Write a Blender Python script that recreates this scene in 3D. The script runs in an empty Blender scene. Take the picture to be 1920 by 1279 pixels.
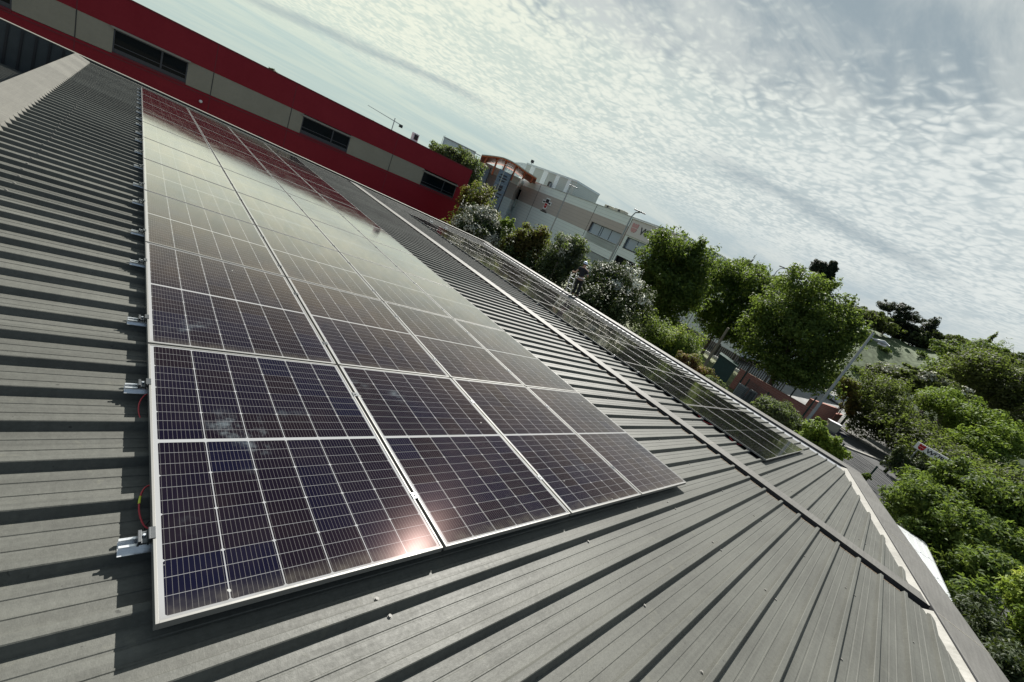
import bpy, bmesh, math, random
import numpy as np
from mathutils import Vector, Matrix
R_ = math.radians
sc = bpy.context.scene
COL = sc.collection
# ------------------------------------------------------------------ camera
FPX = 768.489
SL = R_(4.85025)                       # roof pitch, falls towards +X
CAM = np.array([-0.18459475, -1.03852071, 1.59385884])
RC = np.array([[0.7062845141921732, -0.5848981872074737, 0.3988186249584352],
               [0.08104109967605673, -0.4928551872415523, -0.86632909715211],
               [0.7032741465286645, 0.6441955254505464, -0.3006951941981664]])
cd = bpy.data.cameras.new('camera'); cam = bpy.data.objects.new('camera', cd); COL.objects.link(cam)
cd.sensor_width = 36; cd.lens = 36 * FPX / 1920; cd.clip_start = 0.05; cd.clip_end = 6000
m = Matrix.Identity(4)
for i in range(3):
    m[i][0] = RC[0][i]; m[i][1] = -RC[1][i]; m[i][2] = -RC[2][i]; m[i][3] = CAM[i]
cam.matrix_world = m
sc.camera = cam
def at(px, py, d):
    """point at horizontal distance d (m) from the viewpoint in the surveyed direction"""
    r = RC.T @ np.array([px - 960, py - 639.5, FPX])
    return CAM + r * (d / math.hypot(r[0], r[1]))
def pol(az, d, z):
    a = R_(az); return np.array([CAM[0] + d * math.sin(a), CAM[1] + d * math.cos(a), z])
def scale_at(px, py, d):
    r = RC.T @ np.array([px - 960, py - 639.5, FPX])
    return d / math.hypot(r[0], r[1])          # metres per pixel at that depth
# ------------------------------------------------------------------ exposure, sun, sky
sc.view_settings.view_transform = 'Standard'; sc.view_settings.look = 'None'
sc.view_settings.exposure = 1.0; sc.view_settings.gamma = 1
SUN = Vector((.617, .457, .640)).normalized()
sd = bpy.data.lights.new('sun', 'SUN'); sd.energy = 5.0; sd.angle = R_(.55); sd.color = (1, .965, .90)
so = bpy.data.objects.new('sun', sd); COL.objects.link(so)
so.rotation_euler = SUN.to_track_quat('Z', 'Y').to_euler()
so.location = (30, 20, 40)

class NT:
    """tiny helper for node trees"""
    def __init__(s, nt): s.nt = nt; s.n = nt.nodes; s.l = nt.links
    def node(s, t, **k):
        n = s.n.new(t)
        for a, b in k.items(): setattr(n, a, b)
        return n
    def put(s, sock, v):
        if isinstance(v, bpy.types.NodeSocket): s.l.new(v, sock)
        elif v is not None: sock.default_value = v
    def math(s, op, a, b=None, c=None, clamp=False):
        n = s.node('ShaderNodeMath', operation=op); n.use_clamp = clamp
        for i, v in enumerate((a, b, c)):
            if v is not None: s.put(n.inputs[i], v)
        return n.outputs[0]
    def vmath(s, op, a, b=None):
        n = s.node('ShaderNodeVectorMath', operation=op); s.put(n.inputs[0], a)
        if b is not None: s.put(n.inputs[1], b)
        return n.outputs['Value'] if op in ('DOT_PRODUCT', 'LENGTH') else n.outputs[0]
    def mix(s, f, a, b, mode='MIX'):
        n = s.node('ShaderNodeMix', data_type='RGBA', blend_type=mode)
        s.put(n.inputs[0], f); s.put(n.inputs[6], c4(a)); s.put(n.inputs[7], c4(b)); return n.outputs[2]
    def noise(s, vec, scale, detail=3, rough=.5, dist=0.):
        n = s.node('ShaderNodeTexNoise'); n.inputs['Scale'].default_value = scale
        n.inputs['Detail'].default_value = detail; n.inputs['Roughness'].default_value = rough
        n.inputs['Distortion'].default_value = dist
        if vec is not None: s.l.new(vec, n.inputs['Vector'])
        return n.outputs['Fac']
    def step(s, v, a, b, lo=0., hi=1.):
        n = s.node('ShaderNodeMapRange', interpolation_type='SMOOTHSTEP')
        s.put(n.inputs[0], v); n.inputs[1].default_value = a; n.inputs[2].default_value = b
        n.inputs[3].default_value = lo; n.inputs[4].default_value = hi; return n.outputs[0]
    def sep(s, v):
        n = s.node('ShaderNodeSeparateXYZ'); s.put(n.inputs[0], v); return n.outputs
    def comb(s, x, y, z):
        n = s.node('ShaderNodeCombineXYZ')
        for i, v in enumerate((x, y, z)): s.put(n.inputs[i], v)
        return n.outputs[0]
def c4(c):
    if isinstance(c, (tuple, list)) and len(c) == 3: return (*c, 1)
    return c

w = bpy.data.worlds.new('World'); sc.world = w; w.use_nodes = True
t = NT(w.node_tree); t.n.clear()
sky = t.node('ShaderNodeTexSky', sky_type='NISHITA'); sky.sun_disc = False
sky.sun_elevation = math.asin(SUN.z); sky.sun_rotation = math.atan2(SUN.x, SUN.y)
sky.air_density = 1.1; sky.dust_density = 1.5; sky.ozone_density = 1.2
D = t.node('ShaderNodeTexCoord').outputs['Generated']
x, y, z = t.sep(D)
zc = t.math('ADD', t.math('MAXIMUM', z, 0.), .06)
P = t.comb(t.math('DIVIDE', x, zc), t.math('DIVIDE', y, zc), 0.)
wob = t.noise(P, .8, 4, .6)
rad = t.math('ADD', t.vmath('LENGTH', P), t.math('MULTIPLY', t.math('SUBTRACT', wob, .5), 1.3))
wn_ = t.node('ShaderNodeTexNoise'); wn_.inputs['Scale'].default_value = 9.; wn_.inputs['Detail'].default_value = 2; t.l.new(P, wn_.inputs['Vector'])
PV = t.vmath('ADD', P, t.vmath('MULTIPLY', t.vmath('SUBTRACT', wn_.outputs['Color'], (.5, .5, .5)), (.13, .13, 0.)))
def puffs(sc_):
    v = t.node('ShaderNodeTexVoronoi', voronoi_dimensions='2D', feature='F1'); v.inputs['Scale'].default_value = sc_
    t.l.new(PV, v.inputs['Vector']); return t.math('SUBTRACT', 1.05, v.outputs['Distance'])
cells = t.math('ADD', t.math('MULTIPLY', puffs(12.), .5), t.math('MULTIPLY', puffs(22.), .5))      # small rippled puffs
fluff = t.noise(P, 22., 4., .6)
mid = t.noise(P, 4.2, 3, .55, .5)
big = t.noise(P, 1.3, 5, .55, .5)
strk = t.noise(t.vmath('MULTIPLY', P, (.5, 1.4, 1.)), 1.0, 6, .6, .4)
wisp = t.noise(t.vmath('MULTIPLY', P, (1.1, 2.4, 1.)), .8, 6, .62, .6)
side = t.step(t.vmath('DOT_PRODUCT', D, (.79, -.61, 0.)), -.45, .75)          # greener on the left, greyer on the right
ccol = t.mix(side, (4.5, 4.7, 3.9), (3.9, 4.15, 4.05))
gapc = t.mix(side, (3.3, 3.8, 3.35), (2.6, 3.0, 3.1))
thinc = t.mix(t.step(wisp, .36, .66), (1.45, 1.85, 2.1), (3.0, 3.25, 3.2))
farc = t.mix(t.step(strk, .36, .62), t.mix(side, (2.6, 3.35, 3.2), (2.2, 2.7, 3.0)), t.mix(side, (3.7, 4.15, 3.5), (3.5, 3.75, 3.7)))
patch = t.math('ADD', t.math('MULTIPLY', t.math('SUBTRACT', mid, .5), .55), t.math('MULTIPLY', t.math('SUBTRACT', big, .5), .75))
tex = t.math('ADD', t.math('ADD', t.math('MULTIPLY', cells, .85), t.math('MULTIPLY', t.math('SUBTRACT', fluff, .5), .45)), patch)
altoc = t.mix(t.step(tex, .25, .80), gapc, ccol)
pn = t.math('ADD', t.vmath('DOT_PRODUCT', P, (.70, .71, 0.)), t.math('MULTIPLY', t.math('SUBTRACT', t.noise(P, 1.7, 5, .65), .5), .55))
pt = t.vmath('DOT_PRODUCT', P, (.71, -.70, 0.))
def band(c, w_, a0, a1, b0, b1):
    f = t.math('SUBTRACT', 1., t.math('MINIMUM', t.math('DIVIDE', t.math('ABSOLUTE', t.math('SUBTRACT', pn, c)), w_), 1.))
    return t.math('MULTIPLY', t.step(f, 0., 1.), t.math('MULTIPLY', t.step(pt, a0, a1), t.step(pt, b0, b1, 1., 0.)))
blue = t.math('MAXIMUM', band(4.5, .30, -4.2, -3.2, -1.5, -.6), band(3.2, .26, .6, 1.2, 2.3, 3.2))
deck = t.mix(t.step(t.math('ADD', rad, t.math('MULTIPLY', t.math('SUBTRACT', cells, .6), .6)), 1.8, 2.5), thinc, altoc)
deck = t.mix(t.step(rad, 4.0, 7.0), deck, farc)
deck = t.mix(t.math('MULTIPLY', blue, .55), deck, (1.35, 1.78, 2.05))
deck = t.mix(t.step(z, .02, .16, .75, 0.), deck, t.mix(side, (2.45, 3.05, 2.85), (2.25, 2.6, 2.65)))
front = t.step(t.vmath('DOT_PRODUCT', D, (.62, .77, .1)), -.6, .1)     # cloud deck ahead; unseen sky behind made deep blue to keep shade dim
clear = t.mix(1., t.mix(.8, sky.outputs[0], (.8, 1.1, 1.45)), (2.1, 2.1, 2.1), 'DARKEN')
air = t.mix(1., sky.outputs[0], (3., 3., 3.), 'DARKEN')
deck = t.mix(.08, deck, air)
colr = t.mix(front, clear, deck)
colr = t.mix(1., colr, t.comb(*(t.step(z, -.3, 0., .35, 1.) for _ in range(3))), 'MULTIPLY')
bg = t.node('ShaderNodeBackground'); bg.inputs[1].default_value = .1
t.l.new(colr, bg.inputs[0]); t.l.new(bg.outputs[0], t.node('ShaderNodeOutputWorld').inputs[0])

# ------------------------------------------------------------------ materials
def mat(name, col=(.5, .5, .5), rough=.6, metal=0., spec=.5, var=0., vscale=3., bump=0., bscale=60., coat=0.):
    mm = bpy.data.materials.new(name); mm.use_nodes = True
    t = NT(mm.node_tree); b = t.n['Principled BSDF']
    b.inputs['Roughness'].default_value = rough; b.inputs['Metallic'].default_value = metal
    b.inputs['Specular IOR Level'].default_value = spec; b.inputs['Coat Weight'].default_value = coat
    b.inputs['Base Color'].default_value = c4(col)
    if var:
        o = t.node('ShaderNodeTexCoord').outputs['Object']
        n = t.math('ADD', t.math('MULTIPLY', t.noise(o, vscale, 4, .6), .6), t.math('MULTIPLY', t.noise(o, vscale * 9, 3, .7), .4))
        f = t.step(n, .3, .7)
        t.l.new(t.mix(f, tuple(c * (1 - var) for c in col), tuple(min(1, c * (1 + var)) for c in col)), b.inputs['Base Color'])
        t.l.new(t.step(n, .3, .7, min(1, rough * 1.15), rough * .85), b.inputs['Roughness'])
    if bump:
        o = t.node('ShaderNodeTexCoord').outputs['Object']
        bn = t.node('ShaderNodeBump'); bn.inputs['Strength'].default_value = bump; bn.inputs['Distance'].default_value = .01
        t.l.new(t.noise(o, bscale, 3, .6), bn.inputs['Height']); t.l.new(bn.outputs[0], b.inputs['Normal'])
    return mm
def leafmat(name, c1, c2, c3=None, rough=.6, trans=.42):
    mm = bpy.data.materials.new(name); mm.use_nodes = True
    t = NT(mm.node_tree); b = t.n['Principled BSDF']; out = t.n['Material Output']
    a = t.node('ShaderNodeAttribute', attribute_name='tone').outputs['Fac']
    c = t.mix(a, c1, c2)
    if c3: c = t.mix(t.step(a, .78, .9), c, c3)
    t.l.new(c, b.inputs['Base Color']); b.inputs['Roughness'].default_value = rough
    b.inputs['Specular IOR Level'].default_value = .16
    tr = t.node('ShaderNodeBsdfTranslucent'); t.l.new(t.mix(.5, c, (.26, .36, .05)), tr.inputs[0])
    mx = t.node('ShaderNodeMixShader'); mx.inputs[0].default_value = trans
    t.l.new(b.outputs[0], mx.inputs[1]); t.l.new(tr.outputs[0], mx.inputs[2]); t.l.new(mx.outputs[0], out.inputs[0])
    return mm

# painted metal roof sheet: dust, streaks down the slope, faint lichen specks
def roofmat(name, col):
    mm = bpy.data.materials.new(name); mm.use_nodes = True
    t = NT(mm.node_tree); b = t.n['Principled BSDF']
    o = t.node('ShaderNodeTexCoord').outputs['Object']
    big = t.noise(o, .7, 4, .6)
    streak = t.noise(t.vmath('MULTIPLY', o, (.7, 14., 1.)), 2.2, 4, .65)
    cross = t.noise(t.vmath('MULTIPLY', o, (22., 1.2, 1.)), 1.3, 3, .6)
    fine = t.noise(o, 55., 3, .75); spk = t.noise(o, 150., 2, .6); spl = t.noise(o, 9., 5, .7, .5)
    wv = t.node('ShaderNodeTexWhiteNoise', noise_dimensions='1D'); t.l.new(t.math('FLOOR', t.math('ADD', t.sep(o)[1], .02)), wv.inputs['W'])
    v = t.math('ADD', t.math('MULTIPLY', big, .35), t.math('MULTIPLY', streak, .3))
    v = t.math('ADD', v, t.math('MULTIPLY', cross, .12)); v = t.math('ADD', v, t.math('MULTIPLY', fine, .23))
    c = t.mix(t.step(v, .36, .64), tuple(k * .74 for k in col), tuple(k * 1.25 for k in col))
    c = t.mix(t.step(spk, .70, .78, 0., .35), c, tuple(k * 2. for k in col))
    c = t.mix(t.step(spl, .60, .72, 0., .3), c, (col[0] * 1.7, col[1] * 1.65, col[2] * 1.45))
    c = t.mix(t.step(t.noise(o, 31., 2, .5), .72, .76, 0., .7), c, tuple(k * .3 for k in col))
    sh_ = t.step(wv.outputs['Value'], 0., 1., .90, 1.08); c = t.mix(1., c, t.comb(sh_, sh_, sh_), 'MULTIPLY')
    t.l.new(c, b.inputs['Base Color'])
    t.l.new(t.step(v, .36, .64, .60, .48), b.inputs['Roughness'])
    b.inputs['Specular IOR Level'].default_value = .22
    bn = t.node('ShaderNodeBump'); bn.inputs['Strength'].default_value = .25; bn.inputs['Distance'].default_value = .004
    t.l.new(t.math('ADD', fine, t.math('MULTIPLY', big, 2.)), bn.inputs['Height']); t.l.new(bn.outputs[0], b.inputs['Normal'])
    return mm
M = {}
M['roof'] = roofmat('roof_paint', (.083, .084, .074))
M['cope'] = roofmat('coping_paint', (.118, .114, .106))
M['ridge'] = roofmat('ridge_paint', (.10, .096, .084))
M['beige'] = mat('beige_flashing', (.34, .31, .25), .5, var=.12, vscale=2)
M['white_flash'] = mat('white_flashing', (.125, .12, .10), .6, var=.15, vscale=2)
M['eave_flash'] = mat('eave_flashing', (.2, .21, .225), .5, var=.12, vscale=2)
M['darkflash'] = mat('dark_flashing', (.028, .028, .03), .5, var=.2)  # gutter and parapet shade put into this dark tone; dark lamp heads too
M['rust'] = mat('cut_edge', (.32, .24, .165), .8)
M['alu'] = mat('aluminium', (.75, .76, .77), .3, .9, var=.06, vscale=20)
M['alu_frame'] = mat('anodised_frame', (.18, .178, .168), .5, .3, var=.05, vscale=6)
M['alu_dark'] = mat('clamp_metal', (.11, .115, .12), .35, .85, var=.2, vscale=60)
M['screw'] = mat('screw_zinc', (.16, .155, .14), .6, 0.)
M['red_paint'] = mat('red_cladding', (.20, .0025, .012), .55, spec=.3, var=.06, vscale=.6)
M['taupe'] = mat('taupe_cladding', (.25, .232, .18), .65, var=.06, vscale=.7)
M['red_dark'] = mat('red_joint', (.12, .004, .012), .6)
M['seam_wall'] = mat('dark_standing_seam', (.04, .048, .05), .5, var=.15)
M['glass'] = mat('window_glass', (.003, .007, .010), .05, spec=.12)
M['glass_sky'] = mat('window_blue_glass', (.24, .29, .36), .05, spec=.9)  # sky reflection put into the pale blue base colour
M['wframe'] = mat('window_frame', (.03, .035, .045), .4)
M['sillw'] = mat('window_sill', (.24, .22, .19), .6)
M['plastic_w'] = mat('white_plastic', (.7, .7, .68), .4, var=.04)
M['plastic_b'] = mat('black_plastic', (.012, .012, .014), .5)
M['red_cable'] = mat('red_cable', (.38, .02, .03), .4)
M['black_cable'] = mat('black_cable', (.012, .012, .012), .45)
M['yellow'] = mat('yellow_tag', (.55, .6, .05), .5)
M['asphalt'] = mat('asphalt', (.036, .037, .039), .85, var=.25, vscale=.5, bump=.3, bscale=40)
M['pave'] = mat('light_paving', (.17, .17, .165), .85, var=.12, vscale=.6)
M['concrete'] = mat('concrete', (.22, .21, .19), .85, var=.2, vscale=1.5)
M['ground'] = mat('yard_ground', (.07, .068, .06), .9, var=.3, vscale=.2)
M['grass'] = mat('lawn', (.085, .10, .03), .9, var=.35, vscale=1.2)
M['hillgrass'] = mat('hill_meadow', (.045, .07, .022), .9, var=.45, vscale=.9)
M['soil'] = mat('bare_soil', (.12, .075, .05), .9, var=.3, vscale=.5)
M['bark'] = mat('bark', (.07, .055, .042), .9, var=.3, vscale=6, bump=.5, bscale=15)
M['palebark'] = mat('pale_post', (.25, .22, .17), .85, var=.15, vscale=3)
M['galv'] = mat('galvanised_pole', (.33, .35, .36), .45, .4, var=.08, vscale=3)
M['darkgreen'] = mat('dark_green_paint', (.006, .035, .03), .45, var=.2)
M['black_iron'] = mat('black_iron', (.012, .014, .016), .5)
M['fence_grey'] = mat('fence_wire', (.05, .058, .058), .5)
M['van'] = mat('van_paint', (.64, .66, .67), .25, spec=.5, coat=.5, var=.02)
M['rubber'] = mat('rubber', (.015, .015, .015), .8)
M['car_white'] = mat('car_white', (.7, .72, .74), .25, coat=.5)
M['car_silver'] = mat('car_silver', (.45, .5, .54), .28, .3, coat=.5)
M['lens_red'] = mat('red_lens', (.35, .01, .02), .2)
M['lens_w'] = mat('clear_lens', (.7, .72, .75), .15)
M['orange'] = mat('orange_steel', (.42, .09, .025), .5, var=.1)
M['cream_steel'] = mat('cream_trim', (.45, .42, .33), .5)
M['tower'] = mat('tower_glass', (.15, .2, .26), .22, spec=.6, var=.15, vscale=.6)
M['sign_white'] = mat('sign_white', (.8, .8, .79), .4)
M['sign_grey'] = mat('sign_panel', (.6, .57, .55), .5)
M['logo_red'] = mat('logo_red', (.45, .008, .015), .4)
M['logo_pink'] = mat('logo_faded_red', (.52, .27, .27), .5)
M['logo_black'] = mat('logo_black', (.02, .02, .028), .4)
M['skin'] = mat('skin', (.42, .24, .16), .55)
M['navy'] = mat('navy_cloth', (.004, .0045, .008), .8, bump=.3, bscale=80)
M['trouser'] = mat('black_trousers', (.003, .003, .004), .85)
M['helmet'] = mat('white_helmet', (.72, .78, .9), .25)
M['blue_cloth'] = mat('blue_cloth', (.04, .09, .2), .8)
M['belt'] = mat('pale_belt', (.55, .55, .6), .6)
M['shoe'] = mat('yellow_green_shoe', (.25, .26, .08), .7)
M['cabinet'] = mat('cream_cabinet', (.42, .4, .3), .5, var=.05)
M['flower'] = mat('white_blossom', (.62, .63, .54), .7)
M['flower2'] = mat('dull_white_blossom', (.42, .42, .34), .8)
M['blue_bar'] = mat('dark_blue_steel', (.03, .04, .075), .5)
# brick
def brickmat():
    mm = bpy.data.materials.new('red_brick'); mm.use_nodes = True
    t = NT(mm.node_tree); b = t.n['Principled BSDF']; o = t.node('ShaderNodeTexCoord').outputs['Object']
    x, y, z = t.sep(o)
    br = t.node('ShaderNodeTexBrick'); br.inputs['Scale'].default_value = 1.
    br.inputs['Brick Width'].default_value = .5; br.inputs['Row Height'].default_value = .2; br.inputs['Mortar Size'].default_value = .012
    br.inputs['Color1'].default_value = (.36, .15, .11, 1); br.inputs['Color2'].default_value = (.28, .11, .085, 1)
    br.inputs['Mortar'].default_value = (.38, .27, .21, 1)
    t.l.new(t.comb(t.math('ADD', x, y), z, 0.), br.inputs['Vector'])
    t.l.new(t.mix(t.math('MULTIPLY', t.noise(o, 2., 4, .7), .6), br.outputs[0], (.24, .11, .09)), b.inputs['Base Color'])
    b.inputs['Roughness'].default_value = .9
    return mm
M['brick'] = brickmat()
# white facade: horizontal metal planks
def plankmat(name, col, pitch=1.0):
    mm = bpy.data.materials.new(name); mm.use_nodes = True
    t = NT(mm.node_tree); b = t.n['Principled BSDF']; o = t.node('ShaderNodeTexCoord').outputs['Object']
    x, y, z = t.sep(o)
    f = t.math('FRACT', t.math('DIVIDE', t.math('ADD', z, 100.), pitch))
    line = t.math('LESS_THAN', f, .07)
    c = t.mix(t.noise(o, .25, 3, .5), tuple(k * .93 for k in col), tuple(k * 1.07 for k in col))
    t.l.new(t.mix(t.math('MULTIPLY', line, .35), c, (.08, .08, .08)), b.inputs['Base Color'])
    b.inputs['Roughness'].default_value = .55; return mm
M['plank'] = plankmat('pale_plank_cladding', (.74, .79, .76), .78)
M['plank_t'] = plankmat('taupe_plank_cladding', (.46, .40, .365), .78)
M['block_g'] = plankmat('grey_profiled_cladding', (.42, .46, .42), .5)
M['block_w'] = plankmat('light_profiled_cladding', (.72, .78, .77), .5)
M['ribs_w'] = plankmat('white_profiled_cladding', (.55, .62, .62), .45)

# solar cell laminate: 6 x 24 third-cut cells, busbars, corner diamonds
PW, PH, PITX, PITY = 1.134, 1.762, 1.154, 1.782
def cellmat():
    mm = bpy.data.materials.new('solar_cells'); mm.use_nodes = True
    t = NT(mm.node_tree); b = t.n['Principled BSDF']; o = t.node('ShaderNodeTexCoord').outputs['Object']
    x, y, z = t.sep(o)
    CX, CY, MX = .1812, .07095, (PW - 6 * .1812) / 2
    xm = t.math('DIVIDE', t.math('SUBTRACT', x, MX), CX)
    up = t.math('GREATER_THAN', y, PH / 2)
    yy = t.math('SUBTRACT', t.math('SUBTRACT', y, .0196), t.math('MULTIPLY', up, PH - .0392 - 24 * CY))
    ym = t.math('DIVIDE', yy, CY)
    def dist(v, pitch):      # distance in metres to nearest multiple of the pitch
        f = t.math('FRACT', t.math('ADD', v, 100.))
        return t.math('MULTIPLY', t.math('SUBTRACT', .5, t.math('ABSOLUTE', t.math('SUBTRACT', f, .5))), pitch)
    dx = dist(xm, CX); dy = dist(ym, CY); dy3 = dist(t.math('DIVIDE', ym, 3.), CY * 3)
    gapx = t.math('LESS_THAN', dx, .0019); gapy = t.math('LESS_THAN', dy, .0011)
    dia = t.math('LESS_THAN', t.math('ADD', dx, dy3), .0085)
    outx = t.math('MAXIMUM', t.math('LESS_THAN', xm, .0), t.math('GREATER_THAN', xm, 6.))
    outy = t.math('MAXIMUM', t.math('LESS_THAN', y, .0196), t.math('GREATER_THAN', y, PH - .0196))
    midd = t.math('LESS_THAN', t.math('ABSOLUTE', t.math('SUBTRACT', y, PH / 2)), (PH - .0392 - 24 * CY) / 2 + .001)
    white = t.math('MAXIMUM', t.math('MAXIMUM', gapx, dia), t.math('MAXIMUM', outx, t.math('MAXIMUM', outy, midd)))
    bus = t.math('LESS_THAN', dist(t.math('ADD', t.math('MULTIPLY', xm, 11.), .5), CX / 11), .00062)
    # slightly different tint for every full cell
    wn = t.node('ShaderNodeTexWhiteNoise', noise_dimensions='4D')
    oi = t.node('ShaderNodeObjectInfo')
    t.l.new(t.comb(t.math('FLOOR', xm), t.math('FLOOR', t.math('DIVIDE', ym, 3.)), 0.), wn.inputs['Vector'])
    t.l.new(oi.outputs['Random'], wn.inputs['W'])
    cell = t.mix(wn.outputs['Value'], (.0060, .0042, .0072), (.0034, .0040, .0125))
    c = t.mix(bus, cell, (.085, .083, .082))
    c = t.mix(gapy, c, (.16, .163, .17))
    c = t.mix(white, c, (.25, .255, .26))
    # smudges and bird marks on the glass
    g = t.node('ShaderNodeTexCoord').outputs['Object']
    off = t.comb(t.math('MULTIPLY', oi.outputs['Random'], 37.), t.math('MULTIPLY', oi.outputs['Random'], 91.), 0.)
    gg = t.vmath('ADD', g, off)
    sm = t.math('MULTIPLY', t.step(t.noise(gg, 1.7, 2, .5), .63, .72), t.step(t.noise(gg, 9., 4, .7), .45, .75))
    dust = t.noise(gg, 2.5, 4, .65)
    c = t.mix(t.math('MULTIPLY', t.step(y, .11, .012), t.step(t.noise(gg, 14., 3, .6), .3, .75, .1, .35)), c, (.13, .12, .10))
    c = t.mix(t.step(t.noise(gg, 23., 1, .4), .812, .83, 0., .7), c, (.4, .4, .38))
    c = t.mix(t.math('MULTIPLY', sm, .35), c, (.2, .24, .26))
    c = t.mix(t.math('MULTIPLY', t.step(dust, .35, .8), .016), c, (.32, .24, .18))
    df = t.node('ShaderNodeBsdfDiffuse'); t.l.new(c, df.inputs[0])
    hz = t.node('ShaderNodeBsdfGlossy'); hz.inputs['Roughness'].default_value = .18; hz.inputs['Color'].default_value = (1, .70, .66, 1)
    m0 = t.node('ShaderNodeMixShader'); m0.inputs[0].default_value = .0014; t.l.new(df.outputs[0], m0.inputs[1]); t.l.new(hz.outputs[0], m0.inputs[2])
    gc = t.mix(t.step(dust, .4, .7), (1, .95, .87), (1, .97, .93))
    # anti-reflective glass: hardly any mirror lobe face-on, strong towards grazing
    fr = t.node('ShaderNodeFresnel'); fr.inputs['IOR'].default_value = 1.6
    gl = t.node('ShaderNodeBsdfGlossy'); t.l.new(t.step(dust, .3, .75, .05, .10), gl.inputs['Roughness'])
    t.l.new(t.mix(t.step(fr.outputs[0], .07, .34), (1, .76, .66), gc), gl.inputs['Color'])
    fac = t.step(fr.outputs[0], .070, .50, 0., .86)
    mx = t.node('ShaderNodeMixShader'); t.l.new(fac, mx.inputs[0]); t.l.new(m0.outputs[0], mx.inputs[1]); t.l.new(gl.outputs[0], mx.inputs[2])
    t.l.new(mx.outputs[0], t.n['Material Output'].inputs[0]); t.n.remove(b)
    return mm
M['cells'] = cellmat()

# ------------------------------------------------------------------ mesh helpers
def tag(o, label=None, cat=None, group=None, kind=None):
    if label: o['label'] = label
    if cat: o['category'] = cat
    if group: o['group'] = group
    if kind: o['kind'] = kind
    return o
def empty(name, loc, label=None, cat=None, group=None, rot=(0, 0, 0)):
    o = bpy.data.objects.new(name, None); COL.objects.link(o); o.location = loc; o.rotation_euler = rot
    o.empty_display_size = .2
    return tag(o, label, cat, group)
def loc_of(parent):
    v = Vector((0, 0, 0))
    while parent is not None: v = v + parent.location; parent = parent.parent
    return v
class MB:
    """collects shapes and links them as ONE mesh object"""
    def __init__(s): s.v = []; s.f = []; s.mi = []
    def poly(s, pts, mi=0):
        n = len(s.v); s.v += [tuple(map(float, p)) for p in pts]; s.f.append(tuple(range(n, n + len(pts)))); s.mi.append(mi); return s
    def grid8(s, p, mi=0):
        n = len(s.v); s.v += [tuple(map(float, q)) for q in p]
        for f in ((0, 3, 2, 1), (4, 5, 6, 7), (0, 1, 5, 4), (1, 2, 6, 5), (2, 3, 7, 6), (3, 0, 4, 7)):
            s.f.append(tuple(n + i for i in f)); s.mi.append(mi)
        return s
    def box(s, x0, x1, y0, y1, z0, z1, mi=0):
        return s.grid8([(x0, y0, z0), (x1, y0, z0), (x1, y1, z0), (x0, y1, z0), (x0, y0, z1), (x1, y0, z1), (x1, y1, z1), (x0, y1, z1)], mi)
    def obox(s, c, ax, ay, hx, hy, z0, z1, mi=0):
        """box with horizontal axes ax, ay (2-vectors) about centre c"""
        c = np.array(c[:2], float); ax = np.array(ax, float); ay = np.array(ay, float)
        q = [c - ax * hx - ay * hy, c + ax * hx - ay * hy, c + ax * hx + ay * hy, c - ax * hx + ay * hy]
        return s.grid8([(a[0], a[1], z0) for a in q] + [(a[0], a[1], z1) for a in q], mi)
    def tube(s, pts, r, n=8, cap=True, mi=0):
        pts = [Vector(p) for p in pts]; rs = r if isinstance(r, (list, tuple)) else [r] * len(pts)
        base = len(s.v); up = Vector((0, 0, 1))
        for i, p in enumerate(pts):
            d = (pts[min(i + 1, len(pts) - 1)] - pts[max(i - 1, 0)]).normalized()
            a = d.cross(up if abs(d.z) < .9 else Vector((1, 0, 0))).normalized(); b = d.cross(a)
            for k in range(n):
                an = 2 * math.pi * k / n; q = p + (a * math.cos(an) + b * math.sin(an)) * rs[i]; s.v.append(tuple(q))
        for i in range(len(pts) - 1):
            for k in range(n):
                a0 = base + i * n + k; a1 = base + i * n + (k + 1) % n
                s.f.append((a0, a1, a1 + n, a0 + n)); s.mi.append(mi)
        if cap:
            s.f.append(tuple(base + k for k in range(n))); s.mi.append(mi)
            e = base + (len(pts) - 1) * n; s.f.append(tuple(e + k for k in reversed(range(n)))); s.mi.append(mi)
        return s
    def build(s, name, mats, parent=None, local=False, bevel=0., smooth=False):
        off = Vector((0, 0, 0)) if (local or parent is None) else loc_of(parent)
        me = bpy.data.meshes.new(name)
        me.from_pydata([(a - off.x, b - off.y, c - off.z) for a, b, c in s.v], [], s.f)
        for q in (mats if isinstance(mats, (list, tuple)) else [mats]): me.materials.append(q)
        me.polygons.foreach_set('material_index', s.mi)
        if smooth: me.polygons.foreach_set('use_smooth', [True] * len(s.f))
        me.update()
        o = bpy.data.objects.new(name, me); COL.objects.link(o); o.parent = parent
        if bevel:
            b = o.modifiers.new('bevel', 'BEVEL'); b.width = bevel; b.segments = 2; b.limit_method = 'ANGLE'
        return o
def copy_tree(o, parent=None):
    c = o.copy(); COL.objects.link(c); c.parent = parent
    for ch in list(o.children): copy_tree(ch, c)
    return c
def rp(u, v, z):
    """roof frame -> world"""
    return (u * math.cos(SL) + z * math.sin(SL), v, -u * math.sin(SL) + z * math.cos(SL))
def wr(x, y, z):
    """world -> roof frame"""
    return (x * math.cos(SL) - z * math.sin(SL), y, x * math.sin(SL) + z * math.cos(SL))
RROT = (0, SL, 0)
GZ = -6.3
rnd = random.Random(7); nr = np.random.default_rng(5)
ORD = ['first', 'second', 'third', 'fourth', 'fifth', 'sixth', 'seventh', 'eighth', 'ninth', 'tenth', 'eleventh', 'twelfth', 'thirteenth', 'fourteenth', 'fifteenth', 'sixteenth', 'seventeenth', 'eighteenth', 'nineteenth', 'twentieth']
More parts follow.
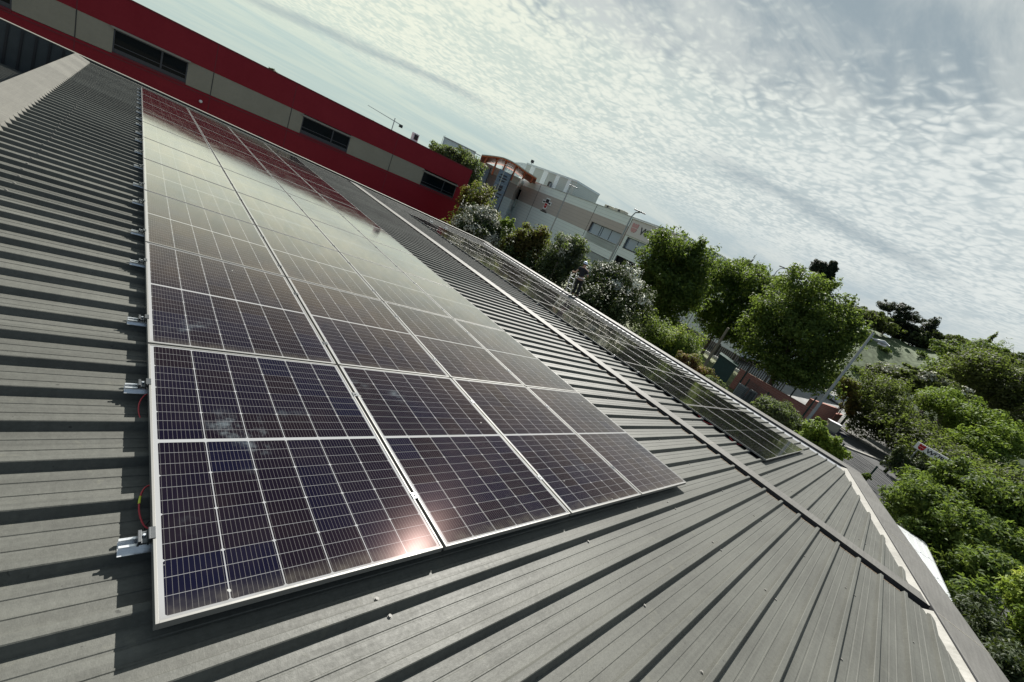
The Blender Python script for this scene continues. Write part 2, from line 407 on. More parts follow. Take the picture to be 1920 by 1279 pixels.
# ================================================================== GROUND
def sheet(name, pts, z, m, kind='structure'):
    b = MB(); b.poly([(p[0], p[1], z) for p in pts]); o = b.build(name, m); return tag(o, kind=kind)
b = MB(); b.poly([(3000 * math.cos(a), 3000 * math.sin(a), GZ) for a in np.linspace(0, 2 * math.pi, 49)[:-1]]); tag(b.build('ground', M['ground']), kind='structure')
sheet('parking_pavement', [(62, 9.5), (64.5, 5), (75, 3), (75, -12), (140, -12), (140, 16.5), (62, 16.5)], GZ + .008, M['pave'])
sheet('lawn', [(40, 9), (62, 12), (62, 34), (74, 34), (84, 90), (40, 90)], GZ + .012, M['grass'])
sheet('road', [(41, 4.2), (44, 5.5), (66, 7.5), (66, 2.5), (60.5, 1.2), (60, -.9), (62.2, -4), (64, -8), (62, -60), (30, -60), (30, -12)], GZ + .004, M['asphalt'])
sheet('yard', [(17.5, -40), (29.8, -40), (29.8, -12), (41, 4.2), (38, 9), (30, 60), (17.5, 60)], GZ + .006, M['asphalt'])
# kerbs beside the road
b = MB()
for p0, p1 in (((50.2, 1.0), (54.4, -1.8)), ((54.4, -1.8), (58.7, -4.4)), ((58.7, -4.4), (60, -12))):
    a = np.subtract(p1, p0); L = np.hypot(*a); a = a / L
    b.obox(np.add(p0, p1) / 2, a, (-a[1], a[0]), L / 2 + .05, .22, GZ, GZ + .13)
b.build('kerb', M['concrete'], bevel=.02)['kind'] = 'structure'
b = MB()
for p0, p1 in (((62.2, 3.0), (60.3, 1.0)), ((60.3, 1.0), (60.0, -.9)), ((60.0, -.9), (62.2, -4)), ((62.2, -4), (64, -9))):
    a = np.subtract(p1, p0); L = np.hypot(*a); a = a / L
    b.obox(np.add(p0, p1) / 2, a, (-a[1], a[0]), L / 2 + .05, .18, GZ, GZ + .12)
b.build('kerb', M['concrete'], bevel=.02)['kind'] = 'structure'
# ================================================================== OUR BUILDING
bld = empty('metal_roofed_building', (0, 0, 0), 'low building with grey ribbed metal roof carrying both solar arrays', 'building', rot=RROT)
ZP, ZR = -.095, -.055
RIB0, RIBP = .11, .25
def vline_sheet(u): return -.92 - (14.8 - u) * .183          # oblique near edge of the sheets
def umax(v): return 14.8 + (v + .92) / .183
def sheet_mesh(u0, u1, v0, v1, zp, zr):
    """trapezoidal roof sheet with ribs along u, cut by the oblique near edge"""
    prof = []
    k0 = math.floor((v0 - RIB0) / RIBP); k1 = math.ceil((v1 - RIB0) / RIBP)
    for k in range(k0, k1 + 1):
        c = RIB0 + k * RIBP
        for dv, z in ((-.034, zp), (-.0175, zr - .003), (-.014, zr), (.014, zr), (.0175, zr - .003), (.034, zp), (.088, zp), (.091, zp + .0028), (.097, zp + .0028), (.1, zp),
                      (.148, zp), (.151, zp - .0028), (.157, zp - .0028), (.16, zp)):
            prof.append((c + dv, z))
    prof = [p for p in prof if v0 <= p[0] <= v1]
    b = MB(); rows = []
    for v, z in prof:
        um = min(u1, umax(v)); us = [u0, um] if um > u0 else None
        rows.append((v, z, um))
    for (va, za, ua), (vb, zb, ub) in zip(rows, rows[1:]):
        if ua <= u0 or ub <= u0: continue
        b.poly([(u0, va, za), (ua, va, za), (ub, vb, zb), (u0, vb, zb)])
    # closed rib ends
    for k in range(k0, k1 + 1):
        c = RIB0 + k * RIBP
        if c - .034 < v0 or c + .034 > v1: continue
        ue = min(u1, umax(c))
        if ue <= u0: continue
        b.poly([(min(u1, umax(c - .034)), c - .034, zp), (min(u1, umax(c + .034)), c + .034, zp), (min(u1, umax(c + .0175)), c + .0175, zr - .003), (min(u1, umax(c - .0175)), c - .0175, zr - .003)])
    return b
VF = 18.98
US = 7.02
sheet_mesh(-1.26, US, -4.6, VF, ZP, ZR).build('upper_roof_sheet', M['roof'], bld, local=True)
sheet_mesh(7.20, 15.25, -2.4, VF, ZP, ZR).build('lower_roof_sheet', M['roof'], bld, local=True)
# upper sheet's rusty cut edge, caught sunlight put into its colour (pans only, a few mm proud)
b = MB()
k = -10
for k in range(-10, 76):
    c = RIB0 + k * RIBP
    if c + .25 > VF or umax(c + .036) < US: continue
    b.box(US - .006, US + .004, c + .036, c + .214, ZP - .004, ZP + .0035)
b.build('cut_edge', M['rust'], bld, local=True)
# inner gutter between the two sheets
b = MB()
GU = 7.16
b.box(US - .25, GU, -2.45, VF, -.33, -.32)                 # gutter bottom
b.box(GU, GU + .012, -2.38, VF, -.325, ZR + .002)           # far gutter wall facing up the slope
b.build('inner_gutter', M['darkflash'], bld, local=True)  # shade inside the gutter put into the dark material
b = MB(); zf = ZR + .0025
b.grid8([(GU - .010, -2.36, zf), (7.49, -2.30, zf), (7.49, VF, zf), (GU - .010, VF, zf), (GU - .010, -2.36, zf + .003), (7.49, -2.30, zf + .003), (7.49, VF, zf + .003), (GU - .010, VF, zf + .003)])
b.build('gutter_flashing', M['cope'], bld, local=True)
for v in (0.62, 6.6, 12.6):
    b = MB(); b.box(GU - .011, 7.491, v, v + .006, ZR + .005, ZR + .0075); b.build('flashing_joint', M['beige'], bld, local=True)
# oblique near edge: pale upstand strip, inner face with its shade put into the colour, coping
def vpar(u, o=0.): return -.89 - .174 * (15.8 - u) - o
for ua_, ub_ in ((-3.5, US), (GU, 15.75)):
    b = MB(); us = np.linspace(ua_, ub_, 30)
    for ua, ub in zip(us, us[1:]):
        b.poly([(ua, vpar(ua, -.014), -.046), (ub, vpar(ub, -.014), -.046), (ub, vline_sheet(ub) + .03, ZP - .012), (ua, vline_sheet(ua) + .03, ZP - .012)], 0)
    b.build('verge_flashing', M['white_flash'], bld, local=True)
ZC = -.03
b = MB()
b.grid8([(-3.6, vpar(-3.6, .03), -.4), (15.9, vpar(15.9, .03), -.4), (15.9, vpar(15.9, -.012), -.4), (-3.6, vpar(-3.6, -.012), -.4),
         (-3.6, vpar(-3.6, .03), ZC - .004), (15.9, vpar(15.9, .03), ZC - .004), (15.9, vpar(15.9, -.012), ZC - .004), (-3.6, vpar(-3.6, -.012), ZC - .004)])
b.box(15.83, 15.87, -.86, VF + .1, -.4, ZC - .004)
b.build('parapet_inner_face', M['darkflash'], bld, local=True)
# coping: oblique piece, eave piece
b = MB()
def cope(p):   # p = 4 plan corners
    b.grid8([(q[0], q[1], ZC - .03) for q in p] + [(q[0], q[1], ZC) for q in p])
OW = .44
cope([(-3.6, vpar(-3.6) - OW), (16.72, -1.16), (15.86, -.88), (-3.6, vpar(-3.6))])
b.build('coping', M['cope'], bld, local=True, bevel=.006)
b = MB()
cope([(15.86, -.878), (16.72, -1.158), (16.5, 19.5), (15.86, 19.3)])
b.build('eave_coping', [M['cope'], M['ridge']], bld, local=True, bevel=.006)
for k in range(1, 7):
    u = 15.9 - k * 3.0; b = MB()
    b.grid8([(u, vpar(u) - OW + .004, ZC), (u + .01, vpar(u) - OW + .006, ZC), (u + .10, vpar(u) - .004, ZC), (u + .09, vpar(u) - .006, ZC), (u, vpar(u) - OW + .004, ZC + .003), (u + .01, vpar(u) - OW + .006, ZC + .003), (u + .10, vpar(u) - .004, ZC + .003), (u + .09, vpar(u) - .006, ZC + .003)])
    b.build('coping_joint', M['beige'], bld, local=True)
for v in (3.1, 6.1, 9.1, 12.1, 15.1):
    b = MB(); b.box(15.87, 16.45, v, v + .01, ZC, ZC + .003); b.build('coping_joint', M['beige'], bld, local=True)
# eave gutter strip
b = MB(); b.poly([(15.18, -.9, ZP - .012), (15.83, -.9, ZP - .004), (15.83, VF, ZP - .004), (15.18, VF, ZP - .012)])
b.build('eave_flashing', M['eave_flash'], bld, local=True)
# far gable: pale flashing, dark face, coping
b = MB(); b.box(-1.5, 15.8, VF, VF + .05, ZP - .02, -.062); b.build('gable_flashing', M['white_flash'], bld, local=True)
b = MB(); b.box(-14, 16.45, 19.22, 19.27, -2.2, -.028)
for k in range(42):
    u = -1.75 - k * .27
    b.box(u - .024, u + .024, 19.185, 19.222, -2.2, -.05, 1)
b.build('gable_parapet_face', [M['seam_wall'], M['plastic_b']], bld, local=True)
b = MB(); b.box(-14, 16.5, 19.2, 19.5, -.026, .002); b.build('gable_coping', M['white_flash'], bld, local=True, bevel=.004)
# ridge cap with toothed closure over the ribs
b = MB()
b.poly([(-1.19, -4.6, ZR + .006), (-1.19, VF + .02, ZR + .006), (-1.5, VF + .02, .03), (-1.5, -4.6, .03)])
b.poly([(-1.5, -4.6, .03), (-1.5, VF + .02, .03), (-1.52, VF + .02, -1.3), (-1.52, -4.6, -1.3)])
for k in range(-18, 75):
    c = RIB0 + k * RIBP
    if c + .25 > VF: break
    b.poly([(-1.19, c + .018, ZR + .006), (-1.19, c + .232, ZR + .006), (-1.155, c + .212, ZP + .002), (-1.155, c + .038, ZP + .002)][::-1])
b.build('ridge_cap', M['ridge'], bld, local=True)
for v in (0.4, 3.4, 6.4, 9.4, 12.4, 15.4): b = MB(); b.poly([(-1.188, v, ZR + .009), (-1.188, v + .012, ZR + .009), (-1.5, v + .012, .033), (-1.5, v, .033)][::-1]); b.build('ridge_joint', M['white_flash'], bld, local=True)
# roof of the wing beyond the ridge
b = MB(); k = 0
b0 = wr(-1.9, 0, -1.02); b1 = wr(-12, 0, -.62 + .9)
n = 92
for k in range(n):
    c = -4 + k * .25
    for (d0, z0), (d1, z1) in zip(((-.09, 0), (-.03, 0), (-.015, .04), (.015, .04), (.03, 0)), ((-.03, 0), (-.015, .04), (.015, .04), (.03, 0), (.16, 0))):
        b.poly([(b0[0], c + d0, b0[2] + z0), (b0[0], c + d1, b0[2] + z1), (b1[0], c + d1, b1[2] + z1), (b1[0], c + d0, b1[2] + z0)])
b.build('wing_roof_sheet', M['roof'], bld, local=True)
# outer walls, in world coordinates brought into the roof frame
b = MB()
def wall(p, q, zt0, zt1, th=.2):
    a = np.array(q, float) - np.array(p, float); L = np.hypot(*a); a /= L; nn = np.array([-a[1], a[0]]) * th
    pts = [(*p, GZ), (*q, GZ), (*(np.array(q) + nn), GZ), (*(np.array(p) + nn), GZ), (*p, zt0), (*q, zt1), (*(np.array(q) + nn), zt1), (*(np.array(p) + nn), zt0)]
    b.grid8([wr(*x) for x in pts])
z = lambda u: -u * math.sin(SL) - .065
wall((16.35, -1.05), (16.2, 19.3), z(16.35), z(16.2))
wall((-14, -6.2), (16.35, -1.05), z(-14) - 1.2, z(16.35))
wall((16.2, 19.47), (-14, 19.47), z(16.2), z(-14), .15)
wall((-14, 19.3), (-14, -6.2), z(-14) - 1.2, z(-14) - 1.2)
b.build('outer_wall', M['taupe'], bld, local=True)
# roofing screws beside the ribs
SCR = []
for u in (.77, 2.38, 3.98, 5.58, 8.2, 9.8, 11.4, 13.0):
    for k in range(-12, 60):
        c = RIB0 + k * RIBP
        if umax(c) < u + .2: continue
        if u < 4.65 and c > -.2 and k != -1: continue
        if u > 8.5 and c > -.1: continue
        if k % 2 and u < 9: 
            SCR.append((u + rnd.uniform(-.02, .02), c - .045, ZP))
            if rnd.random() < .35: SCR.append((u + rnd.uniform(-.02, .02), c + .045, ZP))
for k in range(16, 60): SCR.append((-.84 + rnd.uniform(-.01, .01), RIB0 + k * RIBP, ZR))
camr = np.array(wr(*CAM))
SCR.sort(key=lambda p: sum((camr[i] - p[i]) ** 2 for i in range(3)))
def screw_mb(p, b):
    u, v, zz = p
    for r, h0, h1 in ((.0115, 0., .0025), (.0075, .0025, .008)):
        n = 8; base = len(b.v)
        for hz in (h0, h1):
            for i in range(n): a = i * math.tau / n; b.v.append((u + r * math.cos(a), v + r * math.sin(a), zz + hz))
        for i in range(n): b.f.append((base + i, base + (i + 1) % n, base + n + (i + 1) % n, base + n + i)); b.mi.append(0)
        b.f.append(tuple(base + n + i for i in range(n))); b.mi.append(0)
proto = None
for p in SCR[:96]:
    if proto is None:
        b = MB(); screw_mb((0, 0, 0), b); proto = b.build('roof_screw', M['screw'], bld, local=True); o = proto
    else:
        o = proto.copy(); COL.objects.link(o)
    o.location = p
b = MB()
for p in SCR[96:]: screw_mb(p, b)
b.build('roof_screw', M['screw'], bld, local=True)['kind'] = 'stuff'

# ================================================================== SOLAR PANELS
def make_panel():
    e = empty('solar_panel', (0, 0, 0), rot=RROT)
    b = MB(); fw = .0095
    b.box(0, fw, 0, PH, -.030, 0); b.box(PW - fw, PW, 0, PH, -.030, 0)
    b.box(fw, PW - fw, 0, fw, -.030, -.00005); b.box(fw, PW - fw, PH - fw, PH, -.030, -.00005)
    b.build('frame', M['alu_frame'], e, local=True, bevel=.0008)
    b = MB(); b.box(fw - .001, PW - fw + .001, fw - .001, PH - fw + .001, -.0065, -.0025); b.build('laminate', M['cells'], e, local=True)
    b = MB(); b.box(.03, .13, PH / 2 - .04, PH / 2 + .04, -.024, -.0066); b.build('junction_box', M['plastic_b'], e, local=True)
    return e
PROTO = make_panel()
COLW = ['leftmost column', 'second column from left', 'third column from left', 'rightmost column']
def array(u0, v0, z0, rows, name, group):
    global PROTO
    for r in range(rows):
        for c in range(4):
            if not used[0]: o = PROTO; used[0] = True
            else: o = copy_tree(PROTO)
            o.location = rp(u0 + c * PITX, v0 + r * PITY, z0)
            pos = 'nearest' if r == 0 else ('farthest' if r == rows - 1 else ORD[r] + ' nearest')
            tag(o, 'solar panel, %s row, %s, %s' % (pos, COLW[c], name), 'solar panel', group)
used = [False]
array(0, 0, 0, 10, 'big left array', 'solar panels of the left array')
array(8.87, .03, -.012, 9, 'smaller right array', 'solar panels of the right array')

# short rails with end clamps along the left edges of both arrays
def make_bracket():
    e = empty('mounting_bracket', (0, 0, 0), rot=RROT)
    b = MB()                               # u-channel on the rib, local origin = left panel edge, panel top level
    zt, zb = -.030, -.055
    for y0, y1 in ((-.021, -.018), (.018, .021)): b.box(-.088, .10, y0, y1, zb, zt)
    b.box(-.088, .10, -.018, .018, zb, zb + .003)
    b.box(-.088, .10, -.018, -.011, zt - .0025, zt - .0003); b.box(-.088, .10, .011, .018, zt - .0025, zt - .0003)
    b.box(-.088, .10, -.040, -.021, zb + .001, zb + .004); b.box(-.088, .10, .021, .026, zb + .001, zb + .004)
    b.build('short_rail', M['alu'], e, local=True)
    b = MB()
    b.box(-.040, -.034, -.027, .027, zt + .0005, -.006)
    b.box(-.034, -.012, -.027, .027, -.0185, -.0145)
    b.box(-.012, -.0065, -.027, .027, zt + .0005, .0032)
    b.box(-.0065, .0085, -.027, .027, .0002, .0032)
    b.box(-.034, -.030, -.027, .027, -.0145, -.006)
    b.build('end_clamp', M['alu_dark'], e, local=True, bevel=.0006)
    b = MB(); b.tube([(-.022, .004, -.0144), (-.022, .004, -.0075)], .0062, 12)
    b.tube([(-.022, .004, -.0076), (-.022, .004, -.0056)], [.0062, .0048], 12, mi=0)
    b.build('clamp_bolt', M['alu'], e, local=True)
    return e
bproto = make_bracket(); first = True
def rsnap(v): return RIB0 + RIBP * round((v - RIB0) / RIBP)
for arr, u0, v0, z0, rows in (('left', 0, 0, 0, 10), ('right', 8.87, .03, -.012, 9)):
    for r in range(rows):
        for j, dv in enumerate((.36, 1.38)):
            o = bproto if first else copy_tree(bproto); first = False
            o.location = rp(u0, rsnap(v0 + r * PITY + dv), z0)
            tag(o, 'silver rail bracket, %s from the front along the %s array left edge' % (ORD[r * 2 + j], arr), 'mounting bracket', 'brackets along the left edge of the %s array' % arr)
# mid clamps in the gaps between panel columns
b = MB(); b.box(-.0185, .0185, -.022, .022, .0003, .0032); b.box(-.0085, -.0060, -.022, .022, -.028, .0003); b.box(.0060, .0085, -.022, .022, -.028, .0003)
b.tube([(0, 0, .0032), (0, 0, .0092)], .0062, 10)
mproto = b.build('mid_clamp', M['alu_dark'], None, bevel=.0005); mproto.rotation_euler = RROT; first = True
for g in range(3):
    for r in range(10):
        for j, dv in enumerate((.36, 1.38)):
            if first: o = mproto; first = False
            else: o = mproto.copy(); COL.objects.link(o)
            o.location = rp((g + 1) * PITX - .010, rsnap(r * PITY + dv), 0)
            tag(o, 'small clamp, %s from the front, %s column gap of the left array' % (ORD[r * 2 + j], ['left', 'middle', 'right'][g]), 'clamp', 'clamps between the panel columns')
# cables hanging out below the panels
def cable(name, pts, r, m, label, extra=None):
    e = empty(name, rp(*pts[0]), label, 'cable')
    P_ = [Vector(rp(*p)) for p in pts]; out = []
    for i in range(len(P_) - 1):
        p0, p1, p2, p3 = P_[max(i - 1, 0)], P_[i], P_[i + 1], P_[min(i + 2, len(P_) - 1)]
        for s in range(6):
            q = s / 6; out.append(.5 * ((2 * p1) + (-p0 + p2) * q + (2 * p0 - 5 * p1 + 4 * p2 - p3) * q * q + (-p0 + 3 * p1 - 3 * p2 + p3) * q ** 3))
    out.append(P_[-1])
    b = MB(); b.tube(out, r, 8); b.build('sheath', m, e, smooth=True)
    if extra: k = len(out) // 2 - 3; b = MB(); b.tube(out[k:k + 3], r * 1.25, 8); b.build('marker_sleeve', extra, e, smooth=True)
cable('power_cable', [(.05, .66, -.05), (-.012, .64, -.045), (-.028, .55, -.06), (-.006, .46, -.075), (.05, .44, -.08)], .0032, M['red_cable'], 'red cable loop with yellow marker, nearest one at the left edge of the panels', M['yellow'])
cable('power_cable', [(.05, 1.34, -.05), (-.008, 1.30, -.045), (-.030, 1.22, -.06), (-.012, 1.13, -.08), (.05, 1.10, -.085)], .0032, M['red_cable'], 'plain red cable loop beside the second bracket of the left array')
cable('power_cable', [(.04, .52, -.06), (-.006, .47, -.08), (.0, .42, -.088), (.05, .40, -.09)], .0028, M['black_cable'], 'thin black cable under the nearest red cable loop')
cable('power_cable', [(8.95, 1.5, -.05), (8.86, 1.44, -.06), (8.84, 1.3, -.085), (8.88, 1.16, -.06), (8.95, 1.1, -.05)], .008, M['red_cable'], 'red cable hanging out at the near end of the right array')
cable('power_cable', [(8.95, .8, -.05), (8.86, .72, -.07), (8.85, .62, -.088), (8.9, .52, -.06), (8.97, .5, -.05)], .007, M['red_cable'], 'red cable closest to the near left corner of the right array')
exec_parts = []
b = MB(); b.box(-1.7, 15.85, VF + .05, 19.2, -.35, -.3); b.build('gable_gutter', M['darkflash'], bld, local=True)
# small white anchors near the far end of the roof
for i, (px, py) in enumerate(((740, 384), (758, 396))):
    e = empty('roof_anchor', rp(10.6 + i * .9, 16.9, ZR), 'small white roof anchor near the red building, %s one' % ('left' if i == 0 else 'right'), 'roof anchor', 'white roof anchors', RROT)
    b = MB(); b.box(-.09, .09, -.03, .03, 0, .035); b.build('base_plate', M['plastic_w'], e, local=True)
    b = MB(); b.tube([(-.07, 0, .03), (-.07, 0, .08), (.07, 0, .08), (.07, 0, .03)], .012, 6); b.build('handle', M['plastic_w'], e, local=True)

# ================================================================== RED BUILDING
tilt = .0135
th = R_(4)
RD = 34.0
ex = np.array([math.cos(th), -math.sin(th)]); en = np.array([math.sin(th), math.cos(th)])
def redp(s, h, dep=0.):
    """s = metres along the facade (0 = straight ahead in +Y), h = height relative to the eye"""
    p = CAM[:2] + en * (RD - dep) + ex * (RD * math.tan(math.atan(s / RD) - th))
    return (p[0], p[1], CAM[2] + h - tilt * s)
redb = empty('red_office_building', (18, 32, GZ), 'long dark red building with a taupe window band behind the metal roof', 'building')
def rbox(b, s0, s1, h0, h1, d0, d1, mi=0):
    b.grid8([redp(s0, h0, d0), redp(s1, h0, d0), redp(s1, h0, d1), redp(s0, h0, d1), redp(s0, h1, d0), redp(s1, h1, d0), redp(s1, h1, d1), redp(s0, h1, d1)], mi)
TOP, BT, BB = 1.02, -.50, -1.79
SR = 22.6                                            # right end
wins = [(-9.2, -4.35, -.60, -1.77), (-.95, 2.15, -.60, -1.72), (8.4, 11.7, -.66, -1.74), (18.1, 21.6, -.70, -1.86)]
b = MB(); rbox(b, -30, SR, BT, TOP, -24, 0); rbox(b, -30, SR, -8.2, BB, -24, 0)
rbox(b, 21.61, SR, BB, BT, -24, 0); b.build('red_cladding', M['red_paint'], redb)
b = MB(); edges = [-30] + [x for w_ in wins for x in w_[:2]] + [21.61]
for i in range(0, len(edges), 2):
    if edges[i + 1] > edges[i]: rbox(b, edges[i], edges[i + 1], BB, BT, -23.9, -.012)
b.build('window_band', M['taupe'], redb)
b = MB(); rbox(b, -30, SR + .03, TOP, TOP + .07, -24.02, .03); b.build('roof_edge', M['red_dark'], redb)
b = MB(); rbox(b, -30, SR, BB - .16, BB - .11, 0, .018); b.build('cladding_ledge', M['red_dark'], redb)
for s in (-10.2, -2.3, 3.34, 7.63, 15.1):
    b = MB(); rbox(b, s - .02, s + .02, -8, BB - .002, 0, .006); rbox(b, s - .02, s + .02, BT, TOP, 0, .006)
    b.build('cladding_joint', M['red_dark'], redb)
    b = MB(); rbox(b, s - .018, s + .018, BB, BT - .002, -.012, .004); b.build('band_joint', M['black_iron'], redb)
for s0, s1, h1, h0 in wins:
    f = MB(); tk = .06
    rbox(f, s0, s1, h0, h0 + .2, -.16, -.06); rbox(f, s0, s1, h1 - tk, h1, -.16, -.03); rbox(f, s0, s0 + tk, h0, h1, -.16, -.03); rbox(f, s1 - tk, s1, h0, h1, -.16, -.03)
    xm = s0 + (s1 - s0) * .63; rbox(f, xm - .04, xm + .04, h0 + .2, h1 - tk, -.16, -.05); rbox(f, s0 + tk, s1 - tk, h0 + .38, h0 + .42, -.15, -.06)
    wo = f.build('window', M['wframe'], redb)
    g = MB(); rbox(g, s0 + tk, xm - .04, h0 + .2, h1 - tk, -.15, -.12); g.build('pane', M['glass'], wo)
    g = MB(); rbox(g, xm + .04, s1 - tk, h0 + .2, h1 - tk, -.15, -.12); g.build('pane', M['glass'], wo)
    g = MB(); rbox(g, s0 - .1, s1 + .1, h1, h1 + .1, -.16, .10); g.build('lintel_trim', M['sillw'], wo)
    g = MB(); rbox(g, s0, s1, h0 - .10, h0, -.16, .05); g.build('sill', M['red_dark'], wo)
b = MB()
for s, h in ((2.95, -2.35),):
    c = redp(s, h, .0); b.tube([c, redp(s, h, .1)], .085, 12); b.tube([redp(s, h, .1), redp(s, h, .16)], [.085, .04], 12)
b.build('wall_vent', M['plastic_w'], redb)
b = MB(); rbox(b, 19.3, 19.65, -4.25, -3.85, 0, .14); b.build('meter_box', M['plastic_w'], redb)
b = MB(); rbox(b, 6.1, 6.4, -3.05, -2.95, 0, .1); b.build('wall_light', M['black_iron'], redb)
b = MB(); rbox(b, 18.0, 18.15, -3.85, -3.8, 0, .1); b.build('wall_hook', M['plastic_w'], redb)
hv = empty('rooftop_air_unit', redp(17.6, TOP + .07, -2), 'grey box air unit on the roof edge of the red building', 'air unit')
b = MB(); rbox(b, 17.1, 17.6, TOP + .1, TOP + .75, -2.5, -2); b.build('casing', M['block_w'], hv, bevel=.02)
b = MB(); rbox(b, 17.18, 17.52, TOP + .25, TOP + .65, -2, -1.97); b.build('grille', M['black_iron'], hv)
# plants peeking over the red roof and far crane
cr = empty('tower_crane', pol(23.2, 380, GZ), 'tiny grey tower crane far behind the red building', 'crane')
cz = 17.5
b = MB(); p0 = pol(23.0, 380, cz); b.tube([pol(23.0, 380, GZ), pol(23.0, 380, cz + 2.5)], .4, 4); b.build('mast', M['galv'], cr)
b = MB(); b.tube([pol(23.9, 380, cz - .3), pol(19.8, 380, cz + 2.2)], [.28, .16], 4); b.build('jib', M['galv'], cr)  # mast and jib kept pale, distance haze put into their colour
b = MB(); q = pol(23.85, 380, cz - 1); b.box(q[0] - 1.2, q[0] + 1.2, q[1] - 1, q[1] + 1, cz - 2.2, cz); b.build('counterweight', M['black_iron'], cr)

# ================================================================== WHITE BUILDING (facade frame: s along, h relative to the eye)
WA = np.array([75., 52.]); we = np.array([.17, .985]); we /= np.hypot(*we); wn = np.array([-we[1], we[0]])   # wn points to the viewer
def wp(s, h, dep=0.):
    p = WA + we * s + wn * dep; return (p[0], p[1], CAM[2] + h)
whb = empty('white_office_building', (75, 60, GZ), 'large white and taupe clad building with dark window rows behind the hedge', 'building')
def wbox(b, s0, s1, h0, h1, d0, d1, mi=0):
    b.grid8([wp(s0, h0, d0), wp(s1, h0, d0), wp(s1, h0, d1), wp(s0, h0, d1), wp(s0, h1, d0), wp(s1, h1, d0), wp(s1, h1, d1), wp(s0, h1, d1)], mi)
G = GZ - CAM[2]
TW = 6.62
def cladding(s0, s1, h0, h1, holes, mtl, name, d0=-30, d1=0.):
    """flat cladding with rectangular openings"""
    b = MB(); hs = sorted(holes)
    cur = s0
    for a, c, lo, hi in hs:
        a, c = max(a, s0), min(c, s1)
        if c <= a: continue
        lo, hi = max(lo, h0), min(hi, h1)
        if hi <= lo: continue
        if a > cur: wbox(b, cur, a, h0, h1, d0, d1)
        if lo > h0: wbox(b, a, c, h0, lo, d0, d1)
        if hi < h1: wbox(b, a, c, hi, h1, d0, d1)
        cur = c
    if cur < s1: wbox(b, cur, s1, h0, h1, d0, d1)
    return b.build(name, mtl, whb)
def winset(s0, s1, h0, h1, splits, g='glass_sky', dp=.5):
    f = MB(); tk = .10
    wbox(f, s0, s1, h0, h0 + tk, -dp, -dp + .12); wbox(f, s0, s1, h1 - tk, h1, -dp, -dp + .12)
    xs = [s0] + [s0 + (s1 - s0) * k for k in splits] + [s1]
    for x in xs: wbox(f, x - tk / 2 if x != s0 else x, x + tk / 2 if x != s1 else x, h0 + tk, h1 - tk, -dp, -dp + .12)
    wbox(f, s0 - .02, s0, h0, h1, -dp, .03); wbox(f, s1, s1 + .02, h0, h1, -dp, .03); wbox(f, s0, s1, h0 - .12, h0, -dp, .06)
    wo = f.build('window', M['wframe'], whb)
    for a, c in zip(xs, xs[1:]):
        g_ = MB(); wbox(g_, a + tk / 2, c - tk / 2, h0 + tk, h1 - tk, -dp + .02, -dp + .05); g_.build('pane', M[g], wo)
SE, SL_ = -34.5, 49.6
holes = [(45.1, 47.2, -2.0, 3.35), (45.4, 47.1, -5.6, -3.4), (-.05, 10.55, .38, 2.8), (-13.5, -1.8, .45, 2.75), (.0, 10.65, -3.05, -1.38), (-14, -1.4, -4.8, -1.4), (-29, -16.5, .45, 2.75)]
cladding(-15, SL_, 4.68, TW, [], M['plank'], 'upper_cladding')
cladding(-1.0, SL_, .45, 4.68, holes, M['plank_t'], 'taupe_band', d1=.02)
cladding(-15, -1.0, .45, 4.68, holes, M['plank'], 'upper_cladding'); cladding(SE, -15, .45, 3.2, holes, M['plank'], 'upper_cladding')
cladding(-9.5, SL_, G, .45, holes, M['plank'], 'lower_cladding')
cladding(SE, -16.5, G + .9, .45, [], M['plank'], 'lower_cladding', d1=.03)
b = MB(); wbox(b, -16.5, -9.5, G, -1.3, -6, -5); b.build('recess_wall', M['black_iron'], whb)  # shade of the opening put into the black back wall
b = MB(); wbox(b, -16.5, -9.5, -1.3, .45, -30, 0); b.build('recess_lintel', M['plank'], whb)
b = MB(); wbox(b, SE, -16.4, G, G + .9, -.5, .12); b.build('plinth', M['concrete'], whb)
b = MB(); wbox(b, -15.1, SL_ + .1, TW, TW + .12, -30.1, .12); b.build('roof_edge', M['galv'], whb)
b = MB(); wbox(b, SE, -15.1, 3.2, 3.32, -30.1, .12); b.build('roof_edge', M['galv'], whb)
for s in (36.5, 24., 11.35, -.75, -17.5, -24, -30):
    b = MB(); wbox(b, s - .05, s + .05, G + 1, TW if s > -15 else 3.1, .02, .045); b.build('cladding_joint', M['black_iron'], whb)
winset(-.05, 10.55, .38, 2.8, (.35, .62, .68)); winset(-13.5, -1.8, .45, 2.75, (.28, .5, .75)); winset(-29, -16.5, .45, 2.75, (.3, .6))
winset(.0, 10.65, -3.05, -1.38, (.33, .66), 'glass'); winset(-14, -1.4, -4.8, -1.4, (.25, .5, .75), 'glass')
winset(45.1, 47.2, -2.0, 3.35, (), 'glass'); winset(45.4, 47.1, -5.6, -3.4, (), 'glass')
